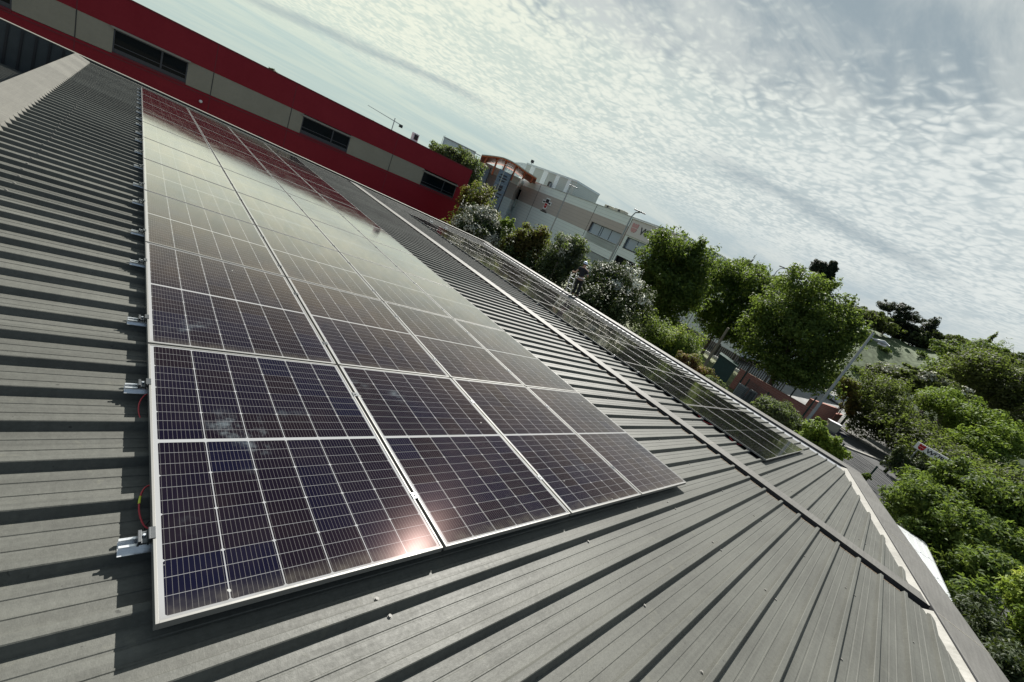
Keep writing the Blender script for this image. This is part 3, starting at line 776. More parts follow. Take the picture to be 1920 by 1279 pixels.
# text helper: lettering standing on a vertical plane
def lettering(txt, org, right, size, m, parent, ext=.02, off=0., name='lettering', shear=0., stretch=1.):
    cu = bpy.data.curves.new(name, 'FONT'); cu.body = txt; cu.size = size; cu.extrude = ext; cu.offset = off; cu.shear = shear; cu.resolution_u = 3
    tmp = bpy.data.objects.new(name, cu); COL.objects.link(tmp)
    bpy.context.view_layer.update()
    me = bpy.data.meshes.new_from_object(tmp.evaluated_get(bpy.context.evaluated_depsgraph_get())); bpy.data.objects.remove(tmp)
    me.materials.clear(); me.materials.append(m)
    o = bpy.data.objects.new(name, me); COL.objects.link(o)
    r = Vector((*right, 0)).normalized(); up = Vector((0, 0, 1)); n = r.cross(up)
    mw = Matrix((( r.x * stretch, up.x, n.x, org[0]), (r.y * stretch, up.y, n.y, org[1]), (r.z, up.z, n.z, org[2]), (0, 0, 0, 1)))
    me.transform(mw)
    if parent is not None:
        o.parent = parent; L = loc_of(parent); me.transform(Matrix.Translation(-L))
    return o
def shield(b, P, cx, cy, s):
    """round-bottomed crest in two halves with notches; P(x, y) -> front point list, s = width"""
    w_ = s / 2; nt = s * .05
    up = [(-w_, .55 * s), (-.42 * w_, .55 * s), (-.30 * w_, .40 * s), (-.18 * w_, .40 * s), (-.10 * w_, .55 * s), (.10 * w_, .55 * s), (.18 * w_, .40 * s), (.30 * w_, .40 * s), (.42 * w_, .55 * s), (w_, .55 * s), (w_, .08 * s), (-w_, .08 * s)]
    lo = [(w_, .0)] + [(w_ * math.cos(a), -.52 * s * math.sin(a)) for a in np.linspace(.15, math.pi / 2 - .12, 7)] + [(.10 * w_, -.36 * s), (0, -.22 * s), (-.10 * w_, -.36 * s)] + [(w_ * math.cos(a), -.52 * s * math.sin(a)) for a in np.linspace(math.pi / 2 + .12, math.pi - .15, 7)] + [(-w_, .0)]
    for poly in (up, lo):
        f = [P(cx + x, cy + y, 0) for x, y in poly]; k = [P(cx + x, cy + y, 1) for x, y in poly]
        n = len(b.v); b.v += [tuple(p) for p in k] + [tuple(p) for p in f]; m_ = len(poly)
        b.f.append(tuple(n + m_ + i for i in range(m_))); b.mi.append(0)
        for i in range(m_): b.f.append((n + i, n + (i + 1) % m_, n + m_ + (i + 1) % m_, n + m_ + i)); b.mi.append(0)
# facade sign: pale panel, faded crest, dark lettering (screen-right = -s)
b = MB(); wbox(b, -14.5, -1.05, 3.0, 6.35, .06, .22); sg = b.build('facade_sign', M['sign_grey'], whb, bevel=.02)
b = MB(); wbox(b, -14.6, -.95, 6.35, 6.52, .04, .45); b.build('sign_hood', M['sign_white'], whb)
b = MB(); shield(b, lambda x, y, k: wp(-x, y, .27 if k == 0 else .2), 2.55, 4.72, 1.75); b.build('crest', M['logo_pink'], sg)
lettering('WÜRTH', wp(-4.25, 4.0, .24), -we, 2.0, M['logo_black'], sg, .03, .03, stretch=1.12)
# second mark: white cross with crest and two lines of small print
b = MB()
wbox(b, 28.2, 32.4, 2.35, 3.25, .06, .16); wbox(b, 29.3, 31.2, 2.35, 4.0, .05, .15); wbox(b, 29.5, 31.0, 1.1, 2.4, .05, .15)
mk = b.build('cross_emblem', M['sign_white'], whb)
b = MB(); wbox(b, 31.2, 32.1, 2.6, 3.0, .16, .19); wbox(b, 28.5, 29.4, 2.6, 3.0, .16, .19); wbox(b, 29.5, 31.0, 2.75, 3.7, .16, .19); b.build('emblem_bars', M['logo_black'], mk)
b = MB(); shield(b, lambda x, y, k: wp(30.25 - x, y, .2 if k == 0 else .15), 0, 1.95, 1.2); b.build('crest', M['logo_red'], mk)
b = MB()
for j, (y, w_) in enumerate(((.72, 1.0), (.38, 1.5))):
    x = 30.25 + w_
    while x > 30.25 - w_:
        ww = rnd.uniform(.16, .26); wbox(b, x - ww, x, y - .11, y + .11, .03, .08); x -= ww + .07
b.build('small_print', M['logo_black'], mk)
# roof units
for i, (s0, s1) in enumerate(((9.6, 11.9), (5.2, 8.3))):
    e = empty('rooftop_air_unit', wp((s0 + s1) / 2, TW + .1, -3), '%s air conditioning unit on the white building roof edge' % ('left, smaller' if i == 0 else 'right, wider'), 'air unit', 'air units on the white building roof')
    b = MB(); wbox(b, s0, s1, TW + .12, TW + .95, -4, -2.5); b.build('casing', M['cabinet'], e, bevel=.04)
    b = MB(); c = wp((s0 + s1) / 2, TW + .55, -2.5); b.tube([c, wp((s0 + s1) / 2, TW + .55, -2.44)], .32, 12); b.build('fan_opening', M['black_iron'], e)
# entrance: glazed towers, curved orange canopy
def tri(az, d, h): p = pol(az, d, CAM[2] + h); return p
tow = empty('entrance_tower', tri(35, 120, G), 'blue grey glazed sign tower under the orange canopy, left one', 'tower', 'glazed sign towers')
def tower(e, a0, a1, d, ht0, ht1, logo, ms):
    p0, p1 = tri(a0, d, 0)[:2], tri(a1, d, 0)[:2]; ax = (p1 - p0) / np.hypot(*(p1 - p0)); nn = np.array([ax[1], -ax[0]])
    if nn @ (CAM[:2] - p0) < 0: nn = -nn
    def q(x, h, dp): c = p0 + ax * x + nn * dp; return (c[0], c[1], CAM[2] + h)
    L = np.hypot(*(p1 - p0))
    def bx(b, x0, x1, h0, h1, d0, d1): b.grid8([q(x0, h0, d0), q(x1, h0, d0), q(x1, h0, d1), q(x0, h0, d1), q(x0, h1, d0), q(x1, h1, d0), q(x1, h1, d1), q(x0, h1, d1)])
    b = MB(); b.grid8([q(0, G, -2.2), q(L, G, -2.2), q(L, G, 0), q(0, G, 0), q(0, ht0, -2.2), q(L, ht1, -2.2), q(L, ht1, 0), q(0, ht0, 0)]); b.build('glazed_body', M['tower'], e)
    b = MB(); bx(b, L, L + .25, G, ht1 + .5, -2.2, .15); b.build('side_fin', M['wframe'], e)
    b = MB()
    for k in range(9):
        h = min(ht0, ht1) - .8 - k * 1.15
        bx(b, 0, L, h, h + .07, 0, .03)
    b.build('glazing_bar', M['galv'], e)
    b = MB()
    for k, (h, w0, w1) in enumerate(((-.9, .2, .75), (-1.6, .15, .8), (-2.3, .25, .7), (-5.6, .1, .85), (-6.5, .2, .75), (-7.3, .2, .7))):
        bx(b, L * w0, L * w1, min(ht0, ht1) + h - .17, min(ht0, ht1) + h + .17, 0, .05)
    b.build('sign_lines', M['logo_black'] if ms else M['galv'], e)
    b = MB(); hh = min(ht0, ht1) - 4.2; shield(b, lambda x, y, k: q(L * .5 + x, hh + y, .08 if k == 0 else .01), 0, 0, 1.5); b.build('crest', M['galv'] if not ms else M['logo_black'], e)
tower(tow, 33.9, 35.6, 122, 4.6, 4.6, 1, 0)
tow2 = empty('entrance_tower', tri(37.6, 116, G), 'blue grey glazed sign tower with dark emblem, right one under the canopy', 'tower', 'glazed sign towers')
tower(tow2, 36.75, 38.4, 116, 5.6, 5.3, 1, 1)
ent = empty('entrance_wall', tri(37, 125, G), 'dark taupe entrance wall between the two glazed towers', 'wall')
b = MB(); p = [tri(34, 126, 0), tri(39.6, 124, 0), tri(40.5, 134, 0), tri(34, 136, 0)]
b.grid8([(a[0], a[1], GZ) for a in p] + [(a[0], a[1], CAM[2] - .2) for a in p]); b.build('lower_wall', M['plank'], ent)
b = MB(); b.grid8([(a[0], a[1], CAM[2] - .2) for a in p] + [(a[0], a[1], CAM[2] + 3.9) for a in p]); b.build('upper_wall', M['plank_t'], ent)
b = MB(); b.grid8([(a[0], a[1], CAM[2] + 3.9) for a in p] + [(a[0], a[1], CAM[2] + 5.9) for a in p]); b.build('fascia', M['plank'], ent)
can = empty('entrance_canopy', tri(37, 118, 0), 'curved orange steel canopy above the entrance towers', 'canopy')
def cpt(k, dd, h):   # arc across the entrance
    az = 34.0 + 7.6 * k; ele = 3.25 + 1.0 * math.sin(min(1, k * 1.35) * math.pi * .62) - max(0, k - .35) * .95
    d = 118 + dd; return tri(az, d, math.tan(R_(ele)) * d + h)
b = MB()
ks = np.linspace(0, 1, 15)
for k0, k1 in zip(ks, ks[1:]):
    A = [cpt(k0, -2, 0), cpt(k1, -2, 0), cpt(k1, 8, -1.6), cpt(k0, 8, -1.6)]
    b.grid8([(a[0], a[1], a[2] - .32) for a in A] + [tuple(a) for a in A])
b.build('canopy_deck', [M['orange']], can)
b = MB(); b.tube([cpt(k, -2.2, .08) for k in ks], .16, 6); b.build('canopy_edge', M['cream_steel'], can)
for k, lo in ((.09, 4.3), (.27, 4.3), (.42, 5.3), (.60, 5.0), (.78, 6.6), (.93, 6.6)):
    for dd in (-1.5, 4.):
        p = cpt(k, dd, -.2); b = MB(); b.tube([(p[0], p[1], CAM[2] + min(lo, p[2] - CAM[2] - .3) - .8), tuple(p)], .24, 6); b.build('canopy_post', M['orange'], can)
# pale profiled block rising behind
blk = empty('plant_block', tri(42, 150, G), 'grey and white striped metal block rising behind the white building', 'building')
def azp(az0, az1, d0, d1, h00, h01, h10, h11, m, name, e, thick=6.):
    b = MB(); p0, p1 = tri(az0, d0, 0), tri(az1, d1, 0); n2 = np.array([p0[0] - CAM[0], p0[1] - CAM[1]]); n2 = n2 / np.hypot(*n2) * thick
    b.grid8([(p0[0], p0[1], CAM[2] + h00), (p1[0], p1[1], CAM[2] + h01), (p1[0] + n2[0], p1[1] + n2[1], CAM[2] + h01), (p0[0] + n2[0], p0[1] + n2[1], CAM[2] + h00),
             (p0[0], p0[1], CAM[2] + h10), (p1[0], p1[1], CAM[2] + h11), (p1[0] + n2[0], p1[1] + n2[1], CAM[2] + h11), (p0[0] + n2[0], p0[1] + n2[1], CAM[2] + h10)])
    return b.build(name, m, e)
# long face from az 39.8 (d 150) to az 46.6 (d 128)
PA, PB = tri(39.75, 148, 0)[:2], tri(46.6, 131, 0)[:2]
def bp(k): return PA + (PB - PA) * k
def bface(k0, k1, h0, h1, off, m, name):
    n2 = np.array([PB[1] - PA[1], -(PB[0] - PA[0])]); n2 /= np.hypot(*n2)
    if n2 @ (CAM[:2] - PA) < 0: n2 = -n2
    a, c = bp(k0), bp(k1); b = MB()
    q = [a + n2 * off, c + n2 * off, c - n2 * 12, a - n2 * 12]
    b.grid8([(x[0], x[1], CAM[2] + h0) for x in q] + [(x[0], x[1], CAM[2] + h1) for x in q]); return b.build(name, m, blk)
HT = 11.9
for i, (k0, k1, wht) in enumerate(((0, .10, 0), (.10, .19, 1), (.19, .37, 0), (.37, .46, 1), (.46, .62, 0), (.62, .69, 1), (.69, .84, 0), (.84, .90, 1), (.90, 1., 0))):
    bface(k0, k1, 2, HT, 0 if not wht else .06, M['block_w'] if wht else M['block_g'], 'cladding_panel')
bface(-.005, 1.005, HT, HT + .5, .25, M['ribs_w'], 'roof_edge')
bface(.55, .585, 7.6, 9.4, .5, M['black_iron'], 'louvre_box'); bface(.60, .607, 6.5, 9.0, .8, M['galv'], 'access_ladder')
b = MB(); q = bp(.08); b.tube([(q[0], q[1], CAM[2] + HT), (q[0], q[1], CAM[2] + HT + .9)], .1, 6); b.tube([(q[0], q[1], CAM[2] + HT + .9), (q[0], q[1], CAM[2] + HT + 1.8)], .55, 8); b.build('roof_cowl', M['black_iron'], blk)
# curved left side wall
b = MB(); pts = [(36.9 + 2.85 * k, 168 - 20 * k, 10.2 + 3.0 * math.sin(k * 1.5) - 1.1 * k) for k in np.linspace(0, 1, 9)]
for (a0, d0, h0), (a1, d1, h1) in zip(pts, pts[1:]):
    p, q = tri(a0, d0, 0), tri(a1, d1, 0); p2, q2 = tri(a0 + .1, d0 + 14, 0), tri(a1, d1 + 14, 0)
    b.grid8([(p[0], p[1], CAM[2] + 2), (q[0], q[1], CAM[2] + 2), (q2[0], q2[1], CAM[2] + 2), (p2[0], p2[1], CAM[2] + 2), (p[0], p[1], CAM[2] + h0), (q[0], q[1], CAM[2] + h1), (q2[0], q2[1], CAM[2] + h1), (p2[0], p2[1], CAM[2] + h0)])
b.build('curved_side_wall', M['ribs_w'], blk)
for k in np.linspace(.22, .9, 7):
    a = 36.9 + 2.85 * k; d = 168 - 20 * k; b = MB(); p = tri(a, d - .1, 0); q = tri(a + .14, d - .9, 0)
    b.grid8([(p[0], p[1], CAM[2] + 8.3), (q[0], q[1], CAM[2] + 8.3), (q[0] + 1, q[1] + 1, CAM[2] + 8.3), (p[0] + 1, p[1] + 1, CAM[2] + 8.3), (p[0], p[1], CAM[2] + 9.9), (q[0], q[1], CAM[2] + 9.9), (q[0] + 1, q[1] + 1, CAM[2] + 9.9), (p[0] + 1, p[1] + 1, CAM[2] + 9.9)])
    b.build('slot_window', M['wframe'], blk)
# small profiled shed roof left, behind the grey tree
shd = empty('profiled_hall', tri(30, 150, G), 'pale corrugated hall wall showing above the grey tree at left', 'building')
b = MB(); p, q = tri(29.0, 150, 0), tri(33.2, 142, 0); zt = CAM[2] + 8.6
b.grid8([(p[0], p[1], GZ), (q[0], q[1], GZ), (q[0] + 8, q[1] + 12, GZ), (p[0] + 8, p[1] + 12, GZ), (p[0], p[1], zt), (q[0], q[1], zt - .5), (q[0] + 8, q[1] + 12, zt - .5), (p[0] + 8, p[1] + 12, zt)])
b.build('profiled_wall', M['ribs_w'], shd)
b = MB(); b.tube([(p[0], p[1], zt), (q[0], q[1], zt - .5)], .22, 6); b.build('roof_edge', M['galv'], shd)
b = MB(); b.tube([(p[0] - .3, p[1], zt - 3), (p[0] - .3, p[1], zt + .3), (p[0] + .3, p[1], zt + .5)], .06, 5); b.build('safety_ladder', M['galv'], shd)

# ================================================================== STREET LAMPS
def lamp(az, d, htop, r, label, style='double', base=GZ):
    p = pol(az, d, base); ht = CAM[2] + htop
    e = empty('street_lamp', p, label, 'street lamp', 'street lamps')
    b = MB(); b.tube([(p[0], p[1], base), (p[0], p[1], ht)], [r, r * .62], 10); b.build('pole', M['galv'], e, smooth=False)
    b = MB(); b.tube([(p[0], p[1], base), (p[0], p[1], base + .25)], r * 2, 8); b.build('base_plate', M['galv'], e)
    rt = np.array([math.cos(R_(az)), -math.sin(R_(az))])
    if style == 'double':
        a = [(p[0], p[1], ht - .1), (p[0] + rt[0] * .25, p[1] + rt[1] * .25, ht + .65), (p[0] + rt[0] * .9, p[1] + rt[1] * .9, ht + .95)]
        b = MB(); b.tube(a, r * .55, 6); b.build('bracket_arm', M['galv'], e)
        b = MB(); c = np.array(a[-1]); b.obox((c[0] - rt[0] * .1, c[1] - rt[1] * .1), rt, (-rt[1], rt[0]), .95, .2, c[2], c[2] + .16); b.build('lamp_head', M['darkflash'], e, bevel=.03)
    elif style == 'plain':
        b = MB(); b.obox((p[0] + rt[0] * .5, p[1] + rt[1] * .5), rt, (-rt[1], rt[0]), .8, .16, ht, ht + .14); b.build('lamp_head', M['galv'], e, bevel=.03)
    else:
        a = [(p[0], p[1], ht - .35), (p[0] + rt[0] * .35, p[1] + rt[1] * .35, ht - .4)]
        b = MB(); b.tube(a, .045, 8); b.build('bracket_arm', M['galv'], e)
        b = MB(); c0 = np.array([p[0] + rt[0] * .3, p[1] + rt[1] * .3]); c1 = c0 + rt * 1.0
        b.tube([(c0[0], c0[1], ht - .4), (c0[0] + rt[0] * .2, c0[1] + rt[1] * .2, ht - .37), (c0[0] + rt[0] * .55, c0[1] + rt[1] * .55, ht - .36), (c1[0], c1[1], ht - .42)], [.06, .12, .19, .05], 12)
        b.build('lamp_head', M['galv'], e, smooth=True)
        b = MB(); b.tube([(c0[0] + rt[0] * .3, c0[1] + rt[1] * .3, ht - .5), (c0[0] + rt[0] * .85, c0[1] + rt[1] * .85, ht - .5)], [.11, .11], 10); b.build('lens', M['lens_w'], e, smooth=True)
        b = MB(); b.tube([(p[0], p[1], ht), (p[0], p[1], ht + .03)], r * .7, 10); b.build('pole_cap', M['plastic_w'], e)
    return e
lamp(84.05, 42, 42 * math.tan(R_(2.9)), .14, 'tall grey street lamp with cobra head beside the brick wall', 'cobra')
lamp(54.85, 70, 70 * math.tan(R_(4.25)), .2, 'slender lamp post in front of the faded red crest on the white facade')
lamp(46.0, 76, 76 * math.tan(R_(4.5)), .13, 'pale lamp post on the white facade left of its upper windows', 'plain')
lamp(37.4, 80, 80 * math.tan(R_(3.4)), .13, 'pale lamp post in front of the right glazed tower', 'plain')
lamp(33.15, 90, 90 * math.tan(R_(3.1)), .1, 'thin lamp post in front of the grey tree behind the red building corner', 'plain')
lamp(73.0, 95, 95 * math.tan(R_(5.0)), .15, 'lamp post standing above the treetops against the sky')

# ================================================================== BOUNDARY: brick walls, railing, fence, kiosk
def brick_wall(p0, p1, h, label, th=.3, cap=True):
    e = empty('brick_wall', (p0[0], p0[1], GZ), label, 'wall')
    a = np.subtract(p1, p0)[:2]; L = np.hypot(*a); a = a / L; nn = (-a[1], a[0]); c = (np.array(p0[:2]) + np.array(p1[:2])) / 2
    b = MB(); b.obox(c, a, nn, L / 2, th / 2, GZ, GZ + h - .06); b.build('brickwork', M['brick'], e)
    b = MB(); b.obox(c, a, nn, L / 2 + .04, th / 2 + .04, GZ + h - .058, GZ + h); b.build('wall_cap', M['brick'], e, bevel=.015)
    return e
q0, q1 = pol(75.6, 47.6, 0), pol(83.95, 46.3, 0)
w1 = brick_wall(q0, q1, 2.2, 'long low red brick wall in front of the big green tree')
w2a, w2b = pol(83.2, 54, 0), pol(85.6, 58.5, 0)
w2 = brick_wall(w2a, w2b, 2.15, 'short red brick return wall beside the tall street lamp', .35)
w3 = brick_wall(pol(85.62, 58.9, 0), pol(86.15, 61.3, 0), 1.5, 'small sloping end of brick wall behind the cream cabinet', .35)
for i, az in enumerate((76.3, 81.4, 83.5)):
    p = pol(az, 46.2 if i != 1 else 48.2, GZ)
    e = empty('boundary_post', p, ['dark post in front of the left part of the brick wall', 'dark post standing behind the long brick wall', 'dark post on the short brick wall'][i], 'post', 'dark boundary posts')
    b = MB(); h = (2.35, 3.0, 3.3)[i]; b.box(p[0] - .06, p[0] + .06, p[1] - .06, p[1] + .06, GZ, GZ + h); b.build('shaft', M['darkgreen'], e)
    b = MB(); b.box(p[0] - .08, p[0] + .08, p[1] - .08, p[1] + .08, GZ + h, GZ + h + .04); b.build('cap', M['black_iron'], e)
# electrical cabinets in front of the brick wall
for i, (az, w_) in enumerate(((76.9, .95), (78.1, .7))):
    p = pol(az, 45.2, GZ); e = empty('meter_cabinet', p, ['pale ribbed cabinet against the brick wall, left and larger', 'pale ribbed cabinet against the brick wall, right and smaller'][i], 'cabinet', 'cabinets at the brick wall')
    b = MB(); b.box(p[0] - .2, p[0] + .2, p[1] - w_ / 2, p[1] + w_ / 2, GZ, GZ + 1.2); b.build('casing', M['galv'], e, bevel=.02)
    b = MB()
    for k in range(8): b.box(p[0] - .215, p[0] - .2, p[1] - w_ / 2 + .06 + k * (w_ - .14) / 8, p[1] - w_ / 2 + .1 + k * (w_ - .14) / 8, GZ + .1, GZ + 1.1)
    b.build('door_ribs', M['fence_grey'], e)
p = pol(86.2, 55, GZ); e = empty('utility_cabinet', p, 'cream utility cabinet in front of the brick return wall', 'cabinet')
b = MB(); b.obox(p[:2], (math.cos(.5), math.sin(.5)), (-math.sin(.5), math.cos(.5)), .35, .55, GZ + .15, GZ + 1.05); b.build('casing', M['cabinet'], e, bevel=.03)
b = MB(); b.obox(p[:2], (math.cos(.5), math.sin(.5)), (-math.sin(.5), math.cos(.5)), .4, .6, GZ + 1.05, GZ + 1.11); b.build('lid', M['sign_white'], e)
b = MB(); b.obox(p[:2], (math.cos(.5), math.sin(.5)), (-math.sin(.5), math.cos(.5)), .32, .5, GZ, GZ + .15); b.build('plinth', M['concrete'], e)
# dark green kiosk
p = pol(73.9, 43.5, GZ); e = empty('transformer_kiosk', p, 'dark green steel kiosk with sloping roof left of the brick wall', 'kiosk')
ax = np.array([math.cos(R_(16)), -math.sin(R_(16))]); ay = np.array([ax[1], -ax[0]])
def kq(x, y): c = p[:2] + np.array([math.cos(R_(73.9)), -math.sin(R_(73.9))]) * x + np.array([math.sin(R_(73.9)), math.cos(R_(73.9))]) * y; return c
b = MB(); q = [kq(-.85, -.8), kq(.85, -.8), kq(.85, .8), kq(-.85, .8)]
b.grid8([(a[0], a[1], GZ + .1) for a in q] + [(a[0], a[1], GZ + 3.0 - .25 * i_) for a, i_ in zip(q, (0, 1, 1, 0))]); b.build('body', M['darkgreen'], e, bevel=.02)
b = MB(); q = [kq(-.95, -.92), kq(.95, -.92), kq(.95, .92), kq(-.95, .92)]
b.grid8([(a[0], a[1], GZ + 3.02 - .27 * i_) for a, i_ in zip(q, (0, 1, 1, 0))] + [(a[0], a[1], GZ + 3.1 - .27 * i_) for a, i_ in zip(q, (0, 1, 1, 0))]); b.build('roof', M['darkgreen'], e)
b = MB()
for k in range(4):
    q = [kq(-.86, -.84), kq(.86, -.84), kq(.86, -.8), kq(-.86, -.8)]; h = GZ + .5 + k * .1
    b.grid8([(a[0], a[1], h) for a in q] + [(a[0], a[1], h + .03) for a in q])
b.build('vent_slats', M['fence_grey'], e)
# pale post beside the kiosk
p = pol(71.9, 49, GZ); e = empty('pale_post', p, 'smooth pale post leaning up into the tree left of the kiosk', 'post')
b = MB(); b.tube([(p[0], p[1], GZ), (p[0], p[1], GZ + 5.2)], [.17, .14], 10); b.build('shaft', M['palebark'], e)
b = MB(); b.tube([(p[0], p[1], GZ), (p[0], p[1], GZ + .2)], .3, 10); b.build('footing', M['concrete'], e)
# black bar railing on a pale kerb, one thing per bay
ra, rb = np.array(pol(66.5, 66, 0)[:2]), np.array(pol(80.5, 59, 0)[:2]); L = np.hypot(*(rb - ra)); a = (rb - ra) / L; nn = np.array([-a[1], a[0]])
nb = 7; bl = L / nb; rail0 = None
for k in range(nb):
    c0 = ra + a * bl * k
    if rail0 is None:
        e = empty('railing_bay', (c0[0], c0[1], GZ), cat='railing', group='bays of the black railing')
        b = MB()
        for i in range(int(bl / .28)):
            q = c0 + a * (.2 + i * .28); b.obox(q, a, nn, .05, .02, GZ + .35, GZ + 1.9)
        b.build('bars', M['black_iron'], e)
        for h in (.45, 1.75): b = MB(); b.obox(c0 + a * bl / 2, a, nn, bl / 2, .03, GZ + h, GZ + h + .07); b.build('rail', M['black_iron'], e)
        b = MB(); b.obox(c0 + a * .05, a, nn, .06, .06, GZ, GZ + 2.1); b.build('post', M['black_iron'], e)
        b = MB(); b.obox(c0 + a * bl / 2, a, nn, bl / 2 - .02, .16, GZ, GZ + .34); b.build('base_kerb', M['sign_white'], e)
        rail0 = e
    else:
        e = copy_tree(rail0); e.location = (c0[0], c0[1], GZ)
    e['label'] = 'black bar railing bay on a white kerb behind the kiosk, %s bay from the left' % ORD[k]
# rigid mesh fence beside the road
f0 = np.array([39.1, 1.4]) + CAM[:2] * 0 + np.array([-.18, -1.04]); f1 = np.array([37.9, -.77]) + np.array([-.18, -1.04])
fa = (f1 - f0) / np.hypot(*(f1 - f0)); fn = np.array([-fa[1], fa[0]]); FT = CAM[2] - 5.9; bay0 = None
for k in range(-4, 5):
    c0 = f0 + fa * 2.5 * k
    if bay0 is None:
        e = empty('mesh_fence_bay', (c0[0], c0[1], GZ), cat='fence', group='bays of the mesh fence beside the road')
        b = MB()
        for i in range(33):
            q = c0 + fa * (.05 + i * .075); b.obox(q, fa, fn, .008, .006, GZ + .1, FT - .02)
        for i in range(11):
            h = GZ + .15 + i * (FT - GZ - .2) / 10; b.obox(c0 + fa * 1.25, fa, fn, 1.25, .006, h, h + .012)
        b.build('mesh_panel', M['fence_grey'], e)
        b = MB(); b.obox(c0, fa, fn, .045, .045, GZ, FT + .05); b.build('post', M['darkgreen'], e)
        bay0 = e
    else: e = copy_tree(bay0); e.location = (c0[0], c0[1], GZ)
    e['label'] = 'grey green welded mesh fence bay along the road, %s bay from the far end' % ORD[k + 4]
# gate post and low steel gate track items
p = pol(86.7, 61, GZ); e = empty('gate_post', p, 'dark green gate post at the road bend by the hedge', 'post')
b = MB(); b.box(p[0] - .12, p[0] + .12, p[1] - .12, p[1] + .12, GZ, GZ + 3.2); b.build('shaft', M['darkgreen'], e)
b = MB(); b.box(p[0] - .3, p[0] - .12, p[1] - .12, p[1] + .02, GZ + 1.9, GZ + 2.1); b.build('gate_sensor', M['sign_white'], e)
p = pol(85.2, 54.0, GZ); e = empty('steel_bar_stack', p, 'low stack of dark blue steel bars at the foot of the brick wall', 'steel bars')
for k in range(6):
    b = MB(); q = p[:2] + np.array([.1 * k, -.25 * k]); b.tube([(q[0], q[1] + 1.3, GZ + .1 + .1 * (k % 3)), (q[0] + 2.4, q[1] - 1.2, GZ + .1 + .12 * (k % 2))], .06, 6); b.build('bar', M['blue_bar'], e)
# ================================================================== VEHICLES
def prism(b, prof, ax, ay, org, hw, hw_top=None, zt=None, mi=0):
    """side profile (x, z) extruded across; ax forward, ay left; optional narrowing towards the top"""
    n = len(prof); base = len(b.v)
    zmax = max(q[1] for q in prof); zmin = min(q[1] for q in prof)
    for sgn in (-1, 1):
        for x_, z_ in prof:
            w_ = hw if hw_top is None else hw + (hw_top - hw) * ((z_ - zmin) / (zmax - zmin)) ** 2
            p = np.array(org[:2]) + ax * x_ + ay * w_ * sgn; b.v.append((p[0], p[1], org[2] + z_))
    for i in range(n):
        j = (i + 1) % n; b.f.append((base + i, base + j, base + n + j, base + n + i)); b.mi.append(mi)
    b.f.append(tuple(base + i for i in reversed(range(n)))); b.mi.append(mi); b.f.append(tuple(base + n + i for i in range(n))); b.mi.append(mi)
def wheel(e, c, ay, r, w_):
    b = MB(); p = Vector(c); d = Vector((ay[0], ay[1], 0)); b.tube([p - d * w_ / 2, p + d * w_ / 2], r, 20); t_ = b.build('wheel', M['rubber'], e)
    b = MB(); b.tube([p - d * (w_ / 2 + .01), p + d * (w_ / 2 + .01)], r * .62, 14); b.build('rim', M['galv'], t_)
def van():
    rear, front = np.array([17.75, -4.0]), np.array([24.7, -3.05])
    ax = (front - rear) / np.hypot(*(front - rear)); ay = np.array([-ax[1], ax[0]]); L = np.hypot(*(front - rear)); hw = .98
    e = empty('white_van', (*((rear + front) / 2), GZ), 'white panel van with ribbed roof parked below the oblique roof edge', 'van')
    org = (rear[0], rear[1], GZ)
    prof = [(0, .4), (0, 2.1), (.06, 2.5), (.22, 2.66), (.6, 2.7), (5.3, 2.7), (5.75, 2.62), (6.2, 2.2), (6.5, 1.7), (6.9, 1.3), (7.0, .9), (7.0, .4)]
    b = MB(); prism(b, prof, ax, ay, org, hw, .86); b.build('body', M['van'], e, bevel=.09, smooth=False)
    b = MB()
    for y in (-.62, -.38, -.13, .13, .38, .62):
        for x0, x1 in ((.5, 1.75), (1.85, 3.4), (3.5, 4.9)):
            c = rear + ax * (x0 + x1) / 2 + ay * y; b.obox(c, ax, ay, (x1 - x0) / 2, .025, GZ + 2.699, GZ + 2.716)
    b.build('roof_rib', M['van'], e, bevel=.006)
    b = MB()
    for x0 in (1.8, 3.45, 4.95): c = rear + ax * x0; b.obox(c, ax, ay, .008, .8, GZ + 2.700, GZ + 2.704)
    b.build('roof_seam', M['galv'], e)
    for s in (-1, 1):
        b = MB(); c = rear + ax * 5.6 + ay * s * 1.16; b.obox(c, ax, ay, .1, .12, GZ + 1.35, GZ + 1.75); c2 = rear + ax * 5.6 + ay * s * 1.0; b.obox(c2, ax, ay, .03, .1, GZ + 1.5, GZ + 1.56); b.build('side_mirror', M['van'], e, bevel=.03)
        b = MB(); c = rear + ax * 5.25 + ay * s * .965; b.obox(c, ax, ay, .45, .012, GZ + 1.5, GZ + 2.15); b.build('side_window', M['glass'], e)
        for x0 in (1.3, 5.7): c = rear + ax * x0 + ay * s * .86; wheel(e, (c[0], c[1], GZ + .36), ay, .36, .24)
        b = MB(); c = rear - ax * .01 + ay * s * .86; b.obox(c, ax, ay, .012, .07, GZ + .9, GZ + 1.6); b.build('tail_light', M['lens_red'], e)
        b = MB(); c = rear + ax * 6.98 + ay * s * .75; b.obox(c, ax, ay, .03, .16, GZ + .8, GZ + 1.05); b.build('headlight', M['lens_w'], e)
    b = MB(); q0_, q1_ = rear + ax * 6.0, rear + ax * 6.52
    b.grid8([(*(q0_ + ay * .78), GZ + 2.42), (*(q0_ - ay * .78), GZ + 2.42), (*(q1_ - ay * .84), GZ + 1.70), (*(q1_ + ay * .84), GZ + 1.70), (*(q0_ + ay * .78 + ax * .03), GZ + 2.45), (*(q0_ - ay * .78 + ax * .03), GZ + 2.45), (*(q1_ - ay * .84 + ax * .03), GZ + 1.73), (*(q1_ + ay * .84 + ax * .03), GZ + 1.73)])
    b.build('windscreen', M['glass'], e)
van()
